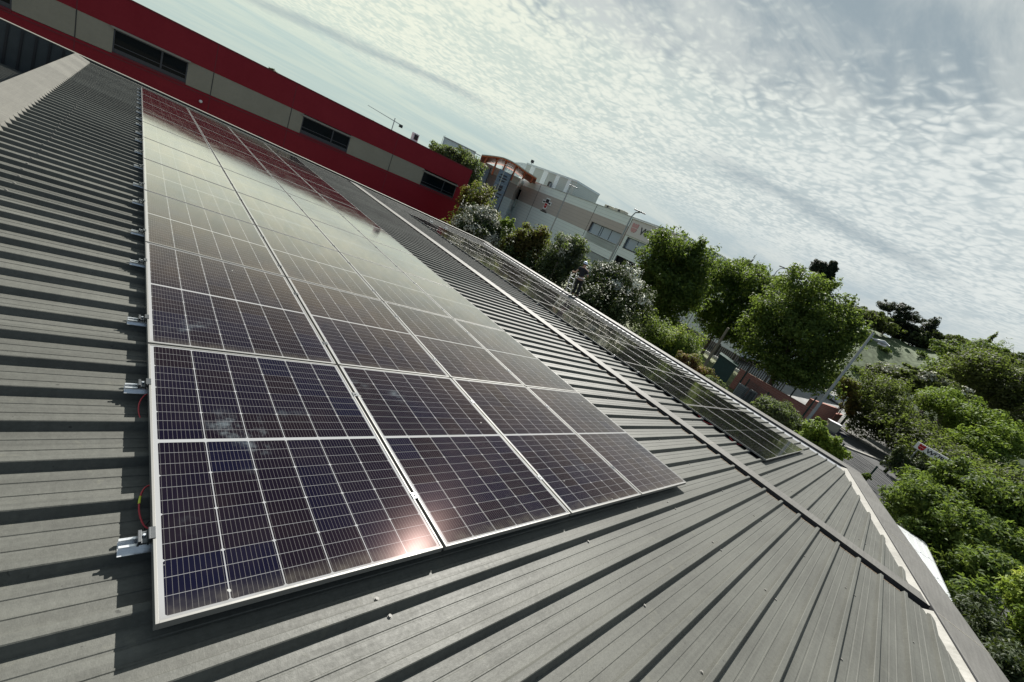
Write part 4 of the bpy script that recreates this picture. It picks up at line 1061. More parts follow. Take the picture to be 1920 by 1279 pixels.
def car(az, d, head, paint, label, L=4.3, h=1.5):
    c = pol(az, d, GZ); e = empty('parked_car', c, label, 'car', 'cars on the light paving')
    ax = np.array([math.sin(R_(head)), math.cos(R_(head))]); ay = np.array([-ax[1], ax[0]]); org = c - np.array([*(ax * L / 2), 0]); k = L / 4.3
    b = MB(); prism(b, [(0.05, .35), (0, .6), (.03, .88), (.35, .98), (3.0 * k, .98), (3.9 * k, .82), (4.25 * k, .66), (4.3 * k, .4), (4.2 * k, .25), (.12, .25)], ax, ay, org, .88, .8); b.build('body', paint, e, bevel=.06)
    b = MB(); prism(b, [(.22, .97), (.45, 1.3), (.8, h - .03), (1.6, h), (2.35 * k, h - .06), (3.15 * k, .97)], ax, ay, org, .76, .58); b.build('roof', paint, e, bevel=.05)
    for s in (-1, 1):
        b = MB(); o = org[:2] + ay * s * .73
        pts = [(.5, 1.0), (.68, 1.3), (1.05, h - .13), (2.2 * k, h - .16), (2.85 * k, 1.0)]
        f = [(*(o + ax * x_ - ay * s * (z_ - 1.) * .3), GZ + z_) for x_, z_ in pts]; g_ = [(*(np.array(q[:2]) + ay * s * .03), q[2]) for q in f]
        n = len(f); base = len(b.v); b.v += f + g_; b.f += [tuple(base + i for i in range(n)), tuple(base + n + i for i in reversed(range(n)))] + [(base + i, base + (i + 1) % n, base + n + (i + 1) % n, base + n + i) for i in range(n)]; b.mi += [0] * (n + 2)
        b.build('side_window', M['glass'], e)
        for x_ in (.8 * k, 3.45 * k): q = org[:2] + ax * x_ + ay * s * .8; wheel(e, (q[0], q[1], GZ + .33), ay, .33, .22)
        b = MB(); q = org[:2] + ax * .04 + ay * s * .68; b.obox(q, ax, ay, .05, .14, GZ + .72, GZ + .92); b.build('tail_light', M['lens_red'], e)
        b = MB(); q = org[:2] + ax * 4.1 * k + ay * s * .64; b.obox(q, ax, ay, .1, .16, GZ + .58, GZ + .72); b.build('headlight', M['lens_w'], e)
    b = MB()
    for (xa, za), (xb, zb_) in (((.235, 1.02), (.72, h - .10)), ((3.06 * k, 1.02), (2.42 * k, h - .12))):
        pa, pb = org[:2] + ax * xa, org[:2] + ax * xb; o = ax * (-.02 if xa < 1 else .04)
        b.grid8([(*(pa + ay * .66), GZ + za), (*(pa - ay * .66), GZ + za), (*(pb - ay * .56), GZ + zb_), (*(pb + ay * .56), GZ + zb_), (*(pa + ay * .66 + o), GZ + za + .03), (*(pa - ay * .66 + o), GZ + za + .03), (*(pb - ay * .56 + o), GZ + zb_ + .03), (*(pb + ay * .56 + o), GZ + zb_ + .03)])
    b.build('windscreen', M['glass'], e)
car(85.6, 104, 100, M['car_white'], 'white car on the light paving, side with dark wheel visible, farther one', 4.8, 1.65)
car(85.5, 86, 15, M['car_silver'], 'silver white car with red tail light on the light paving, nearer one', 4.4, 1.6)
car(83.4, 110, 100, M['car_white'], 'white car half hidden behind the lower leaves of the big tree', 4.6, 1.6)
car(100.4, 44, 20, M['car_white'], 'white car glimpsed behind the leafy tree at the right edge', 4.4, 1.5)
# ================================================================== LADDER AND WORKER ON THE EAVE
ec = lambda u, v: np.array(rp(u, v, ZC))
lb = ec(16.52, 12.15)
e = empty('ladder', (lb[0] + 1.1, lb[1] + .2, GZ), 'aluminium ladder reaching above the eave beside the worker', 'ladder')
lx = np.array([.10, .995]); foot = np.array([lb[0] + 1.25, lb[1]]); top = np.array([lb[0] - .12, lb[1]])
zt1 = lb[2] + .98; zb1 = GZ
def lad(s, h):  # h height
    k = (h - zb1) / (zt1 - zb1); p = foot + (top - foot) * k + lx * s; return (p[0], p[1], h)
for s in (-.19, .19):
    b = MB(); q0_, q1_ = np.array(lad(s, zb1)), np.array(lad(s, zt1)); n_ = np.array([1., 0, 0])
    b.grid8([q0_ + (-.012, -.0, 0), q0_ + (.012, -.0, 0), q0_ + (.012, .03, 0), q0_ + (-.012, .03, 0), q1_ + (-.03, 0, 0), q1_ + (.03, 0, 0), q1_ + (.03, .03, 0), q1_ + (-.03, .03, 0)]); b.build('rail', M['alu'], e)
h = zb1 + .3
while h < zt1 - .1:
    b = MB(); b.tube([lad(-.19, h), lad(.19, h)], .017, 8); b.build('rung', M['alu'], e); h += .28

def skin_obj(name, nodes, edges, m, parent, root=0, lvl=2, mw=None):
    me = bpy.data.meshes.new(name); V = [Vector(n[:3]) for n in nodes]
    if mw: V = [mw @ v for v in V]
    me.from_pydata(V, edges, []); me.materials.append(m)
    o = bpy.data.objects.new(name, me); COL.objects.link(o); o.parent = parent
    sk = o.modifiers.new('skin', 'SKIN'); sk.use_smooth_shade = True
    ss = o.modifiers.new('sub', 'SUBSURF'); ss.levels = lvl; ss.render_levels = lvl
    for i, n in enumerate(nodes):
        me.skin_vertices[0].data[i].radius = (n[3], n[4] if len(n) > 4 else n[3]); me.skin_vertices[0].data[i].use_root = (i == root)
    return o
wf = ec(16.46, 11.55); WZ = wf[2]
per = empty('person', (wf[0], wf[1], WZ), 'worker in white helmet and dark clothes with pale waistband, seen from behind', 'person')
hd = R_(90 - 62)          # facing away and slightly along the eave
fx = Vector((math.sin(R_(62)), math.cos(R_(62)), 0)); fy = Vector((-fx.y, fx.x, 0))
MW = Matrix((( fx.x, fy.x, 0, 0), (fx.y, fy.y, .17, 0), (0, 0, 1, 0), (0, 0, 0, 1)))   # slight lean towards the ladder
body = [(0, 0, .95, .13, .115), (0, 0, 1.10, .125, .10), (.015, 0, 1.28, .145, .11), (.0, 0, 1.42, .12, .085), (.015, 0, 1.50, .052), (.03, 0, 1.565, .066), (.035, 0, 1.64, .084, .078), (.03, 0, 1.71, .066)]
E_ = [(i, i + 1) for i in range(7)]
def add(parent, pts):
    for p in pts: body.append(p); E_.append((parent, len(body) - 1)); parent = len(body) - 1
    return parent
for s in (1, -1):
    add(0, [(0, .095 * s, .87, .088), (.03 if s > 0 else .0, .10 * s, .50, .058), (-.01, .105 * s, .30, .052), (-.03, .105 * s, .09, .038), (.06, .115 * s, .035, .036), (.15, .12 * s, .025, .028)])
def arm(pts, hand, curl):
    p = add(3, pts); base = Vector(body[p][:3])
    for k in range(4):                       # four fingers of different length
        off = Vector(hand[0]) * (.016 * (k - 1.5)); L_ = (.040, .046, .043, .034)[k]
        a = base + Vector(hand[1]) * .05 + off; b1 = a + Vector(hand[1]) * L_; b2 = b1 + (Vector(hand[1]) * (1 - curl) + Vector(hand[2]) * curl).normalized() * L_ * .7
        add(p, [(*a, .010), (*b1, .0085), (*b2, .0075)])
    a = base + Vector(hand[0]) * -.035 + Vector(hand[1]) * .02; add(p, [(*a, .011), (*(a + Vector(hand[1]) * .03 + Vector(hand[2]) * .02), .009)])
arm([(0, .17, 1.40, .058), (-.10, .27, 1.20, .043), (-.13, .30, 1.12, .040), (-.02, .40, 1.09, .034), (.07, .47, 1.07, .026), (.10, .49, 1.065, .03, .018)], ((0, 0, 1), (.8, .6, 0), (.3, -.9, 0)), .8)
arm([(0, -.17, 1.40, .058), (.04, -.30, 1.20, .043), (.07, -.31, 1.15, .040), (.22, -.24, 1.24, .034), (.30, -.20, 1.31, .026), (.33, -.19, 1.34, .03, .018)], ((0, 1, 0), (.5, .1, .85), (.9, 0, -.3)), .6)
o = skin_obj('body', body, E_, M['skin'], per, 0, 2, MW)
# head details: ears, nose
b = MB()
for s in (-1, 1): b.tube([MW @ Vector((.03, .078 * s, 1.62)), MW @ Vector((.02, .092 * s, 1.65))], [.016, .020], 8)
b.tube([MW @ Vector((.11, 0, 1.645)), MW @ Vector((.135, 0, 1.62))], [.010, .017], 8)
b.build('ears_and_nose', M['skin'], per, local=True, smooth=True)
skin_obj('hair', [(-.01, 0, 1.60, .07, .082), (-.005, 0, 1.66, .083, .086), (.02, 0, 1.70, .08, .08)], [(0, 1), (1, 2)], M['logo_black'], per, 0, 2, MW)
sh = [(0, 0, .97, .175, .16), (0, 0, 1.10, .165, .145), (.015, 0, 1.28, .175, .14), (.0, 0, 1.41, .135, .098), (.01, 0, 1.475, .07), (0, .17, 1.395, .075), (-.075, .245, 1.255, .064), (0, -.17, 1.395, .075), (.03, -.275, 1.25, .062)]
skin_obj('t_shirt', sh, [(0, 1), (1, 2), (2, 3), (3, 4), (3, 5), (5, 6), (3, 7), (7, 8)], M['navy'], per, 0, 2, MW)
b = MB()
tr = [(0, 0, .95, .175, .16)]; te = []
for s in (1, -1):
    i0 = len(tr); tr += [(0, .098 * s, .84, .105), (.03 if s > 0 else 0, .105 * s, .50, .078), (-.01, .108 * s, .30, .072), (-.02, .108 * s, .11, .062)]; te += [(0, i0), (i0, i0 + 1), (i0 + 1, i0 + 2), (i0 + 2, i0 + 3)]
skin_obj('trousers', tr, te, M['trouser'], per, 0, 2, MW)
n = 20; b = MB(); base = 0
for hz, r1, r2 in ((.945, .145, .160), (.945, .160, .175), (.985, .160, .175), (.985, .145, .160)):
    for i in range(n): a = math.tau * i / n; b.v.append(tuple(MW @ Vector((r1 * math.cos(a), r2 * math.sin(a) * 1.02, hz))))
for j in range(4):
    for i in range(n): b.f.append((j * n + i, j * n + (i + 1) % n, ((j + 1) % 4) * n + (i + 1) % n, ((j + 1) % 4) * n + i)); b.mi.append(0)
b.build('waistband', M['belt'], per, local=True, smooth=True)
for s in (1, -1):
    skin_obj('shoe', [(-.06, .108 * s, .05, .048, .045), (.04, .112 * s, .045, .048, .042), (.17, .12 * s, .035, .04, .032)], [(0, 1), (1, 2)], M['shoe'] if s > 0 else M['rubber'], per, 0, 2, MW)
b = MB(); base = 0; rings = [(.0, .118, .128), (.012, .112, .121), (.05, .108, .116), (.09, .086, .092), (.115, .05, .054), (.125, .002, .002)]
for dz, r1, r2 in rings:
    for i in range(n):
        a = math.tau * i / n; peak = .04 * max(0, math.cos(a)) if dz < .01 else 0
        b.v.append(tuple(MW @ Vector((.03 + (r2 + peak) * math.cos(a), r1 * math.sin(a), 1.675 + dz))))
for j in range(len(rings) - 1):
    for i in range(n): b.f.append((j * n + i, j * n + (i + 1) % n, (j + 1) * n + (i + 1) % n, (j + 1) * n + i)); b.mi.append(0)
hel = b.build('helmet', M['helmet'], per, local=True, smooth=True)
b = MB(); b.obox((0, 0), (1, 0), (0, 1), .003, .018, 0, .03); 
for i in range(len(b.v)): v = b.v[i]; b.v[i] = tuple(MW @ Vector((-.083 + v[0], v[1], 1.715 + v[2])))
b.build('helmet_badge', M['blue_cloth'], hel, local=True)
skin_obj('sleeve_trim', [(.025, -.265, 1.265, .064), (.03, -.285, 1.235, .062)], [(0, 1)], M['blue_cloth'], per, 0, 2, MW)

# ================================================================== VEGETATION
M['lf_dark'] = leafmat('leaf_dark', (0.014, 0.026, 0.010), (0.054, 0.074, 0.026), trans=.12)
M['lf_mid'] = leafmat('leaf_mid', (0.029, 0.060, 0.014), (0.100, 0.142, 0.031), (0.156, 0.199, 0.043))
M['lf_bright'] = leafmat('leaf_bright', (0.051, 0.100, 0.015), (0.186, 0.244, 0.032), (0.287, 0.344, 0.056))
M['lf_olive'] = leafmat('leaf_olive', (0.028, 0.035, 0.015), (0.076, 0.084, 0.036))
M['lf_grey'] = leafmat('leaf_grey', (0.036, 0.050, 0.029), (0.120, 0.138, 0.084), (0.204, 0.216, 0.144))
M['lf_rust'] = leafmat('leaf_rust', (0.045, 0.045, 0.015), (0.153, 0.095, 0.025), (0.255, 0.128, 0.038))
M['lf_red'] = leafmat('leaf_red', (0.045, 0.033, 0.018), (0.180, 0.075, 0.038), (0.420, 0.210, 0.135))
M['lf_conifer'] = leafmat('leaf_conifer', (0.008, 0.014, 0.009), (0.025, 0.036, 0.018), trans=.1)
M['lf_yellow'] = leafmat('leaf_yellow_green', (0.075, 0.135, 0.018), (0.300, 0.360, 0.045), (0.480, 0.500, 0.090))
M['lf_fresh'] = leafmat('leaf_fresh', (0.025, 0.055, 0.013), (0.097, 0.142, 0.026), (0.169, 0.203, 0.046))
def leaves(name, blobs, n, leaf, m, parent, seed=1, lumps=18, fill=.4, lr=.38, droop=.3, spray=1, top=None, tone=(0., 1.), cut=None):
    """blobs: (x, y, z, rx, ry, rz). Leaf-sized faces spread through lumpy volumes."""
    g = np.random.default_rng(seed); B = np.array(blobs, float)
    wgt = (B[:, 3] * B[:, 4] * B[:, 5]) ** (2 / 3); wgt /= wgt.sum()
    C_, Rr, T_ = [], [], []
    for bb, w_ in zip(B, wgt):
        k = max(3, int(lumps * len(B) * w_))
        d = g.normal(size=(k, 3)); d /= np.linalg.norm(d, axis=1)[:, None]; d[:, 2] = d[:, 2] * .95 + .05
        ro = g.uniform(.5, 1.06, (k, 1)); c = bb[:3] + d * bb[3:6] * ro; C_.append(c); Rr.append(np.outer(g.uniform(.75, 1.25, k) * (1.25 - .62 * ro[:, 0]), bb[3:6]) * lr); T_.append(g.uniform(0, 1, k))
    C_ = np.vstack(C_); Rr = np.vstack(Rr); T_ = np.concatenate(T_)
    nn_ = max(1, n // spray)
    ni = int(nn_ * fill)
    li = g.choice(len(C_), nn_ - ni, p=(Rr.prod(1) ** .667) / (Rr.prod(1) ** .667).sum())
    d = g.normal(size=(nn_ - ni, 3)); d /= np.linalg.norm(d, axis=1)[:, None]
    P1 = C_[li] + d * Rr[li] * (g.uniform(.45, 1.12, (nn_ - ni, 1))); N1 = d.copy(); TN1 = T_[li]
    bi = g.choice(len(B), ni, p=wgt); d = g.normal(size=(ni, 3)); d /= np.linalg.norm(d, axis=1)[:, None]
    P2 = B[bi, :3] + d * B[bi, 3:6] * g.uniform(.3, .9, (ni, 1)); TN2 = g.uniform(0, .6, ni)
    Pn = np.vstack([P1, P2]); N = np.vstack([N1, d]); TN = np.concatenate([TN1, TN2])
    if top is not None:
        c0 = B[:, 2].min(); keep = Pn[:, 2] > top; Pn, N, TN = Pn[keep], N[keep], TN[keep]
    if cut: keep = cut(Pn); Pn, N, TN = Pn[keep], N[keep], TN[keep]
    Pn = np.repeat(Pn, spray, 0); N = np.repeat(N, spray, 0); TN = np.repeat(TN, spray)
    k = len(Pn); Ls = leaf[0] * g.uniform(.65, 1.35, k); Ws = leaf[1] * g.uniform(.7, 1.3, k)
    N = N + g.normal(size=(k, 3)) * .38 + np.array([0, 0, .45]); N /= np.linalg.norm(N, axis=1)[:, None]
    A = g.normal(size=(k, 3)) + np.array([0, 0, -droop]); A -= N * (A * N).sum(1)[:, None]; A /= np.linalg.norm(A, axis=1)[:, None]
    S = np.cross(N, A)
    if spray > 1: Pn = Pn + A * Ls[:, None] * .6 + g.normal(size=(k, 3)) * leaf[0] * .12
    h = A * Ls[:, None] / 2; s = S * Ws[:, None] / 2; bend = N * (Ls[:, None] * .12)
    V = np.stack([Pn - h - bend, Pn + s + bend * .3, Pn + h - bend, Pn - s + bend * .3], 1).reshape(-1, 3)
    L0 = np.array(loc_of(parent)) if parent is not None else np.zeros(3)
    V = V - L0
    me = bpy.data.meshes.new(name); me.vertices.add(len(V)); me.vertices.foreach_set('co', V.ravel().astype('f4'))
    me.loops.add(k * 4); me.loops.foreach_set('vertex_index', np.arange(k * 4, dtype='i4'))
    me.polygons.add(k); me.polygons.foreach_set('loop_start', np.arange(0, k * 4, 4, dtype='i4')); me.polygons.foreach_set('loop_total', np.full(k, 4, 'i4'))
    me.update(calc_edges=True)
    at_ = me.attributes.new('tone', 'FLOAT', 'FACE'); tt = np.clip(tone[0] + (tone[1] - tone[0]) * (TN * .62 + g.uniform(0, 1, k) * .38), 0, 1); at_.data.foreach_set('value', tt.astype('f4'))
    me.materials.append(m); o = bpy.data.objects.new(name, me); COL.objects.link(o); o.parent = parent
    return o
def pb(px, py, d, rx, ry=None, rd=None):
    """blob centre seen in direction (px, py) at distance d; radii given in picture pixels at that depth"""
    c = at(px, py, d); s = scale_at(px, py, d); ry = ry or rx
    if px < 1250 and d < 32: rx, ry = rx * 1.1, ry * 1.06
    r = rx * s
    return (c[0], c[1], c[2], (rd or rx) * s, r, ry * s)
def limbs(b, base, blobs, r, seed=3, n=9):
    g = random.Random(seed); c = np.mean([bb[:3] for bb in blobs], axis=0); top = np.array([c[0], c[1], c[2]])
    base = np.array(base, float); mid = base + (top - base) * .45 + np.array([g.uniform(-.2, .2), g.uniform(-.2, .2), 0])
    b.tube([base, base + (mid - base) * .5 + (g.uniform(-.1, .1), g.uniform(-.1, .1), 0), mid, top], [r, r * .82, r * .66, r * .22], 9)
    for k in range(n):
        bb = blobs[k % len(blobs)]; q = np.array(bb[:3]) + np.array([g.uniform(-.6, .6) * bb[3], g.uniform(-.6, .6) * bb[4], g.uniform(-.3, .75) * bb[5]])
        s0 = base + (top - base) * g.uniform(.3, .75); m_ = (s0 + q) / 2 + np.array([0, 0, g.uniform(0, .3)])
        b.tube([s0, m_, q], [r * .42, r * .25, r * .06], 6)
def tree(name, label, cat, blobs, n, leaf, m, basexy=None, r=.2, seed=1, group=None, base_z=GZ, crown='crown', extra=None, **k):
    c = np.mean([bb[:3] for bb in blobs], axis=0)
    bx, by = basexy if basexy is not None else c[:2]
    e = empty(name, (bx, by, base_z), label, cat, group)
    b = MB(); limbs(b, (bx, by, base_z - .1), blobs, r, seed); b.build('trunk' if cat == 'tree' else 'stem', M['bark'], e, smooth=True)
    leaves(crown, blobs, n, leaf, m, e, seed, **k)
    if extra:
        for nm, mm_, nn_, lf, kw in extra: leaves(nm, blobs, nn_, lf, mm_, e, seed + 50, **kw)
    return e
# hedge line behind the eave, from the red building to the road bend
def zfrac(bl, f): lo = min(b[2] - b[5] for b in bl); hi = max(b[2] + b[5] for b in bl); return lo + (hi - lo) * f
bl = [pb(897, 378, 36, 38, 40), pb(868, 420, 36, 36, 50), pb(905, 420, 36, 30, 40)]
tree('rusty_shrub', 'tall shrub with orange brown top against the corner of the red building', 'shrub', bl, 9000, (.26, .12), M['lf_rust'], r=.1, seed=11, lr=.36)
bl = [pb(900, 425, 30, 48, 38), pb(875, 455, 30, 40, 40), pb(932, 452, 30, 32, 38)]
tree('flowering_shrub', 'dark shrub covered with white blossom at the right end of the red building', 'shrub', bl, 9000, (.22, .1), M['lf_dark'], r=.1, seed=12, lr=.3, extra=[('blossom', M['flower2'], 6500, (.16, .1), dict(top=zfrac(bl, .50), lr=.33, fill=0.))])
bl = [pb(950, 425, 30, 13, 17), pb(948, 445, 30, 12, 16)]
tree('green_shrub', 'small bright green shrub between the white blossom and the rusty bush', 'shrub', bl, 1500, (.2, .1), M['lf_bright'], r=.05, seed=13)
bl = [pb(985, 452, 28, 30, 30), pb(1010, 448, 28, 26, 30), pb(962, 470, 28, 30, 34), pb(1000, 480, 28, 44, 34)]
tree('rusty_shrub', 'wide olive and orange brown shrub in front of the white building', 'shrub', bl, 11000, (.22, .1), M['lf_rust'], r=.1, seed=14, lr=.3, tone=(0, .85))
bl = [pb(1062, 470, 27, 34, 30), pb(1085, 460, 27, 22, 20), pb(1045, 500, 27, 38, 34), pb(1080, 505, 27, 34, 30)]
tree('grey_green_shrub', 'grey green shrub between the rusty bush and the big white flowering one', 'shrub', bl, 11000, (.19, .08), M['lf_grey'], r=.1, seed=15, lr=.36, tone=(0., .8), extra=[('blossom', M['flower2'], 2500, (.13, .08), dict(top=zfrac(bl, .5), lr=.36, fill=0.))])
bl = [pb(1130, 525, 26.5, 42, 36), pb(1165, 525, 26.5, 38, 34), pb(1195, 560, 26.5, 34, 36), pb(1205, 595, 26.5, 28, 28), pb(1160, 570, 26.5, 46, 42), pb(1120, 560, 26.5, 40, 40)]
tree('flowering_shrub', 'big rounded shrub with white blossom behind the worker and ladder', 'shrub', bl, 17000, (.15, .07), M['lf_dark'], r=.12, seed=16, lr=.26, lumps=22, extra=[('blossom', M['flower'], 8500, (.12, .08), dict(top=zfrac(bl, .56), lr=.3, fill=0., lumps=22))])
def hedge(name, label, pts, w_, h0, h1, n, leaf, m, seed, cat='hedge', topm=None):
    c = np.mean(pts, axis=0); e = empty(name, (c[0], c[1], GZ), label, cat); bl = []
    for p, q in zip(pts, pts[1:]):
        L = np.hypot(*np.subtract(q, p)); k = max(2, int(L / (w_ * .8)))
        for i in range(k):
            c_ = np.array(p) + (np.array(q) - p) * (i + .5) / k; bl.append((c_[0], c_[1], (h0 + h1) / 2, w_ * .62, w_ * .62, (h1 - h0) * .5))
    leaves('foliage', bl, n, leaf, m, e, seed, lumps=16, lr=.36)
    if topm: leaves('young_shoots', bl, n * 2 // 3, leaf, topm, e, seed + 1, lumps=16, lr=.40, top=h0 + (h1 - h0) * .5, fill=.15)
    b = MB()
    for bb in bl[::2]: b.tube([(bb[0], bb[1], GZ), (bb[0], bb[1], h1 - .5)], [.07, .03], 6)
    b.build('stems', M['bark'], e); return e
hz = lambda px, py, d: at(px, py, d)[2]
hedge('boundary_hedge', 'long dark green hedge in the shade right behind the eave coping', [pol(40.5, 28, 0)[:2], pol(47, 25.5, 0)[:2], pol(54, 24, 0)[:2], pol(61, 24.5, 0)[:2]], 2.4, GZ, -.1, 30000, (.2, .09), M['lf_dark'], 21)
hedge('clipped_hedge', 'clipped hedge with yellow green young shoots left of the kiosk', [pol(62.5, 29, 0)[:2], pol(66.5, 29.5, 0)[:2], pol(70.3, 30.5, 0)[:2]], 2.3, GZ + .6, hz(1285, 612, 29.5), 16000, (.15, .08), M['lf_mid'], 22, topm=M['lf_yellow'])
bl = [pb(1298, 682, 24, 26, 18), pb(1325, 700, 24, 18, 14), pb(1280, 672, 24, 16, 12)]
tree('red_shrub', 'low shrub with reddish tipped leaves between the hedge and the kiosk', 'shrub', bl, 6500, (.11, .055), M['lf_red'], r=.06, seed=23, lr=.36)
bl = [pb(1330, 712, 23, 12, 10), pb(1350, 722, 23, 14, 8)]
tree('silver_shrub', 'small silvery shrub just above the coping beside the kiosk', 'shrub', bl, 1600, (.10, .05), M['lf_grey'], r=.04, seed=24, tone=(.3, 1.))
bl = [pb(1452, 768, 21.5, 34, 22), pb(1475, 785, 21.5, 30, 22), pb(1430, 770, 21.5, 22, 20), pb(1500, 808, 21.5, 26, 20)]
tree('oleander_shrub', 'grey green oleander like shrub in front of the brick wall', 'shrub', bl, 9000, (.15, .035), M['lf_grey'], r=.06, seed=25, lr=.3, spray=3, tone=(0., .9))
bl = [pb(1528, 805, 20.5, 24, 20), pb(1545, 830, 20.5, 26, 22), pb(1568, 848, 20.5, 20, 18), pb(1515, 830, 20.5, 26, 22), pb(1560, 872, 20.5, 26, 18)]
tree('bright_shrub', 'bright green leafy shrub at the roof corner beside the mesh fence', 'shrub', bl, 9500, (.12, .06), M['lf_bright'], r=.06, seed=26, lr=.36)
bl = [pb(1626, 893, 30, 7, 7)]
tree('young_plant', 'tiny green plant growing at the mesh fence post', 'plant', bl, 500, (.12, .06), M['lf_fresh'], r=.02, seed=27)
# street trees behind the brick wall
bl = [pb(1262, 468, 50, 54, 36), pb(1232, 500, 50, 44, 42), pb(1300, 500, 50, 44, 46), pb(1265, 535, 50, 66, 50), pb(1212, 532, 50, 28, 36), pb(1240, 585, 50, 42, 28), pb(1300, 470, 50, 26, 20), pb(1316, 455, 50, 13, 16), pb(1246, 440, 50, 16, 13), pb(1205, 505, 50, 14, 12)]
tree('street_tree', 'rounded dark green tree hiding part of the white building sign', 'tree', bl, 24000, (.34, .18), M['lf_mid'], basexy=pol(64.3, 50, 0)[:2], r=.24, seed=31, lumps=44, lr=.33, tone=(0., .85))
bl = [pb(1352, 512, 60, 50, 32), pb(1405, 535, 60, 56, 40), pb(1345, 560, 60, 54, 44), pb(1410, 590, 60, 50, 42), pb(1350, 610, 60, 44, 34), pb(1450, 560, 60, 44, 40), pb(1390, 635, 60, 44, 28), pb(1330, 500, 60, 20, 14), pb(1425, 520, 60, 22, 16), pb(1320, 590, 60, 20, 24)]
tree('street_tree', 'lighter olive green tree between the dark rounded tree and the biggest tree', 'tree', bl, 26000, (.36, .18), M['lf_fresh'], basexy=pol(70.9, 60, 0)[:2], r=.22, seed=32, lumps=44, lr=.33, tone=(0., .8))
bl = [pb(1505, 535, 48, 48, 34), pb(1460, 580, 48, 52, 42), pb(1535, 580, 48, 56, 46), pb(1500, 625, 48, 80, 48), pb(1425, 640, 48, 44, 42), pb(1575, 640, 48, 42, 44), pb(1470, 690, 48, 62, 30), pb(1590, 600, 48, 30, 26), pb(1540, 680, 48, 46, 42), pb(1500, 700, 48, 66, 32), pb(1610, 625, 48, 26, 30), pb(1592, 562, 48, 20, 14), pb(1492, 508, 48, 20, 16), pb(1560, 535, 48, 18, 18), pb(1395, 610, 48, 20, 26), pb(1430, 600, 48, 26, 26)]
tree('street_tree', 'biggest broad green tree behind the brick wall, twin dark cypresses above it', 'tree', bl, 36000, (.30, .15), M['lf_mid'], basexy=pol(79.3, 48, 0)[:2], r=.28, seed=33, lumps=34, lr=.34, tone=(.1, 1.))
bl = [pb(838, 292, 70, 34, 20), pb(872, 305, 70, 34, 24), pb(885, 335, 70, 22, 30)]
tree('grey_tree', 'grey green tree between the red building roof and the orange canopy', 'tree', bl, 8000, (.4, .2), M['lf_grey'], r=.2, seed=34, tone=(0., .85))
bl = [pb(697, 231, 60, 9, 5)]
tree('grey_tree', 'sprig of foliage just showing over the middle of the red roof edge', 'tree', bl, 500, (.3, .12), M['lf_olive'], r=.1, seed=35)
bl = [pb(512, 134, 60, 8, 5)]
tree('grey_tree', 'tiny dark treetop showing over the left part of the red roof edge', 'tree', bl, 400, (.3, .12), M['lf_dark'], r=.1, seed=36)
# planting beyond the road
bl = [pb(1650, 745, 63, 56, 52), pb(1690, 800, 60, 62, 46), pb(1630, 790, 61, 44, 40), pb(1730, 840, 57, 66, 46), pb(1790, 870, 54, 60, 44), pb(1850, 905, 50, 60, 40), pb(1920, 915, 48, 60, 44)]
tree('road_shrubs', 'tall dark shrub mass across the road behind the name board', 'shrub', bl, 30000, (.28, .13), M['lf_olive'], r=.15, seed=41, lumps=44, lr=.32, tone=(0., .7))
bl = [pb(1588, 728, 60, 18, 26), pb(1598, 760, 60, 16, 24)]
tree('red_shrub', 'rusty red leaved shrub beside the white cars', 'shrub', bl, 3500, (.28, .13), M['lf_rust'], r=.08, seed=42)
bl = [pb(1700, 712, 72, 62, 24), pb(1648, 705, 72, 34, 24), pb(1760, 725, 72, 50, 26)]
tree('blossoming_shrub', 'broad shrub bank with dull white blossom below the grassy slope', 'shrub', bl, 17000, (.36, .18), M['lf_olive'], r=.12, seed=43, lumps=26, lr=.22, tone=(.1, .9), extra=[('blossom', M['flower2'], 2600, (.34, .2), dict(top=zfrac(bl, .5), lr=.24, fill=0., lumps=26))])
bl = [pb(1775, 762, 66, 54, 34), pb(1825, 790, 64, 56, 38), pb(1880, 825, 62, 52, 40), pb(1840, 840, 60, 56, 36)]
tree('yellow_green_shrub', 'bright yellow green shrub mass right of the dark shrubs', 'shrub', bl, 20000, (.30, .14), M['lf_bright'], r=.12, seed=44, lumps=44, lr=.32, tone=(0., .7))
bl = [pb(1850, 700, 80, 66, 50), pb(1905, 740, 78, 50, 60), pb(1800, 700, 84, 40, 34), pb(1930, 800, 74, 40, 50)]
tree('olive_tree', 'large dull olive green tree at the right picture edge', 'tree', bl, 20000, (.4, .18), M['lf_olive'], r=.3, seed=45, lumps=44, lr=.32, tone=(.05, .8))
bl = [pb(1810, 670, 96, 60, 26), pb(1785, 690, 92, 30, 22), pb(1850, 655, 100, 34, 20)]
tree('shrub_bank', 'fine textured green shrub bank below the leaning bare tree', 'shrub', bl, 12000, (.42, .16), M['lf_fresh'], r=.15, seed=46, lr=.22, tone=(0., .7))
# leafy tree at the right, beside the van
bl = [pb(1745, 922, 27, 52, 30), pb(1800, 895, 27, 44, 26), pb(1700, 950, 26, 40, 40), pb(1780, 960, 26, 84, 50), pb(1865, 930, 26.5, 60, 40), pb(1850, 1010, 24.5, 80, 52), pb(1750, 1010, 24.5, 50, 40), pb(1920, 960, 26, 50, 50), pb(1870, 1070, 22.5, 60, 40), pb(1715, 905, 27, 16, 20), pb(1800, 1085, 23, 44, 44), pb(1775, 1060, 24, 40, 40), pb(1830, 1120, 21, 40, 34), pb(1762, 885, 27, 14, 14), pb(1805, 868, 27, 14, 14), pb(1675, 925, 26.5, 20, 18)]
tree('leafy_tree', 'large bright green leafy tree standing beyond the white van', 'tree', bl, 60000, (.19, .065), M['lf_fresh'], basexy=pol(97, 27.5, 0)[:2], r=.2, seed=51, lumps=70, lr=.27, droop=.2, spray=3, tone=(.05, 1.))
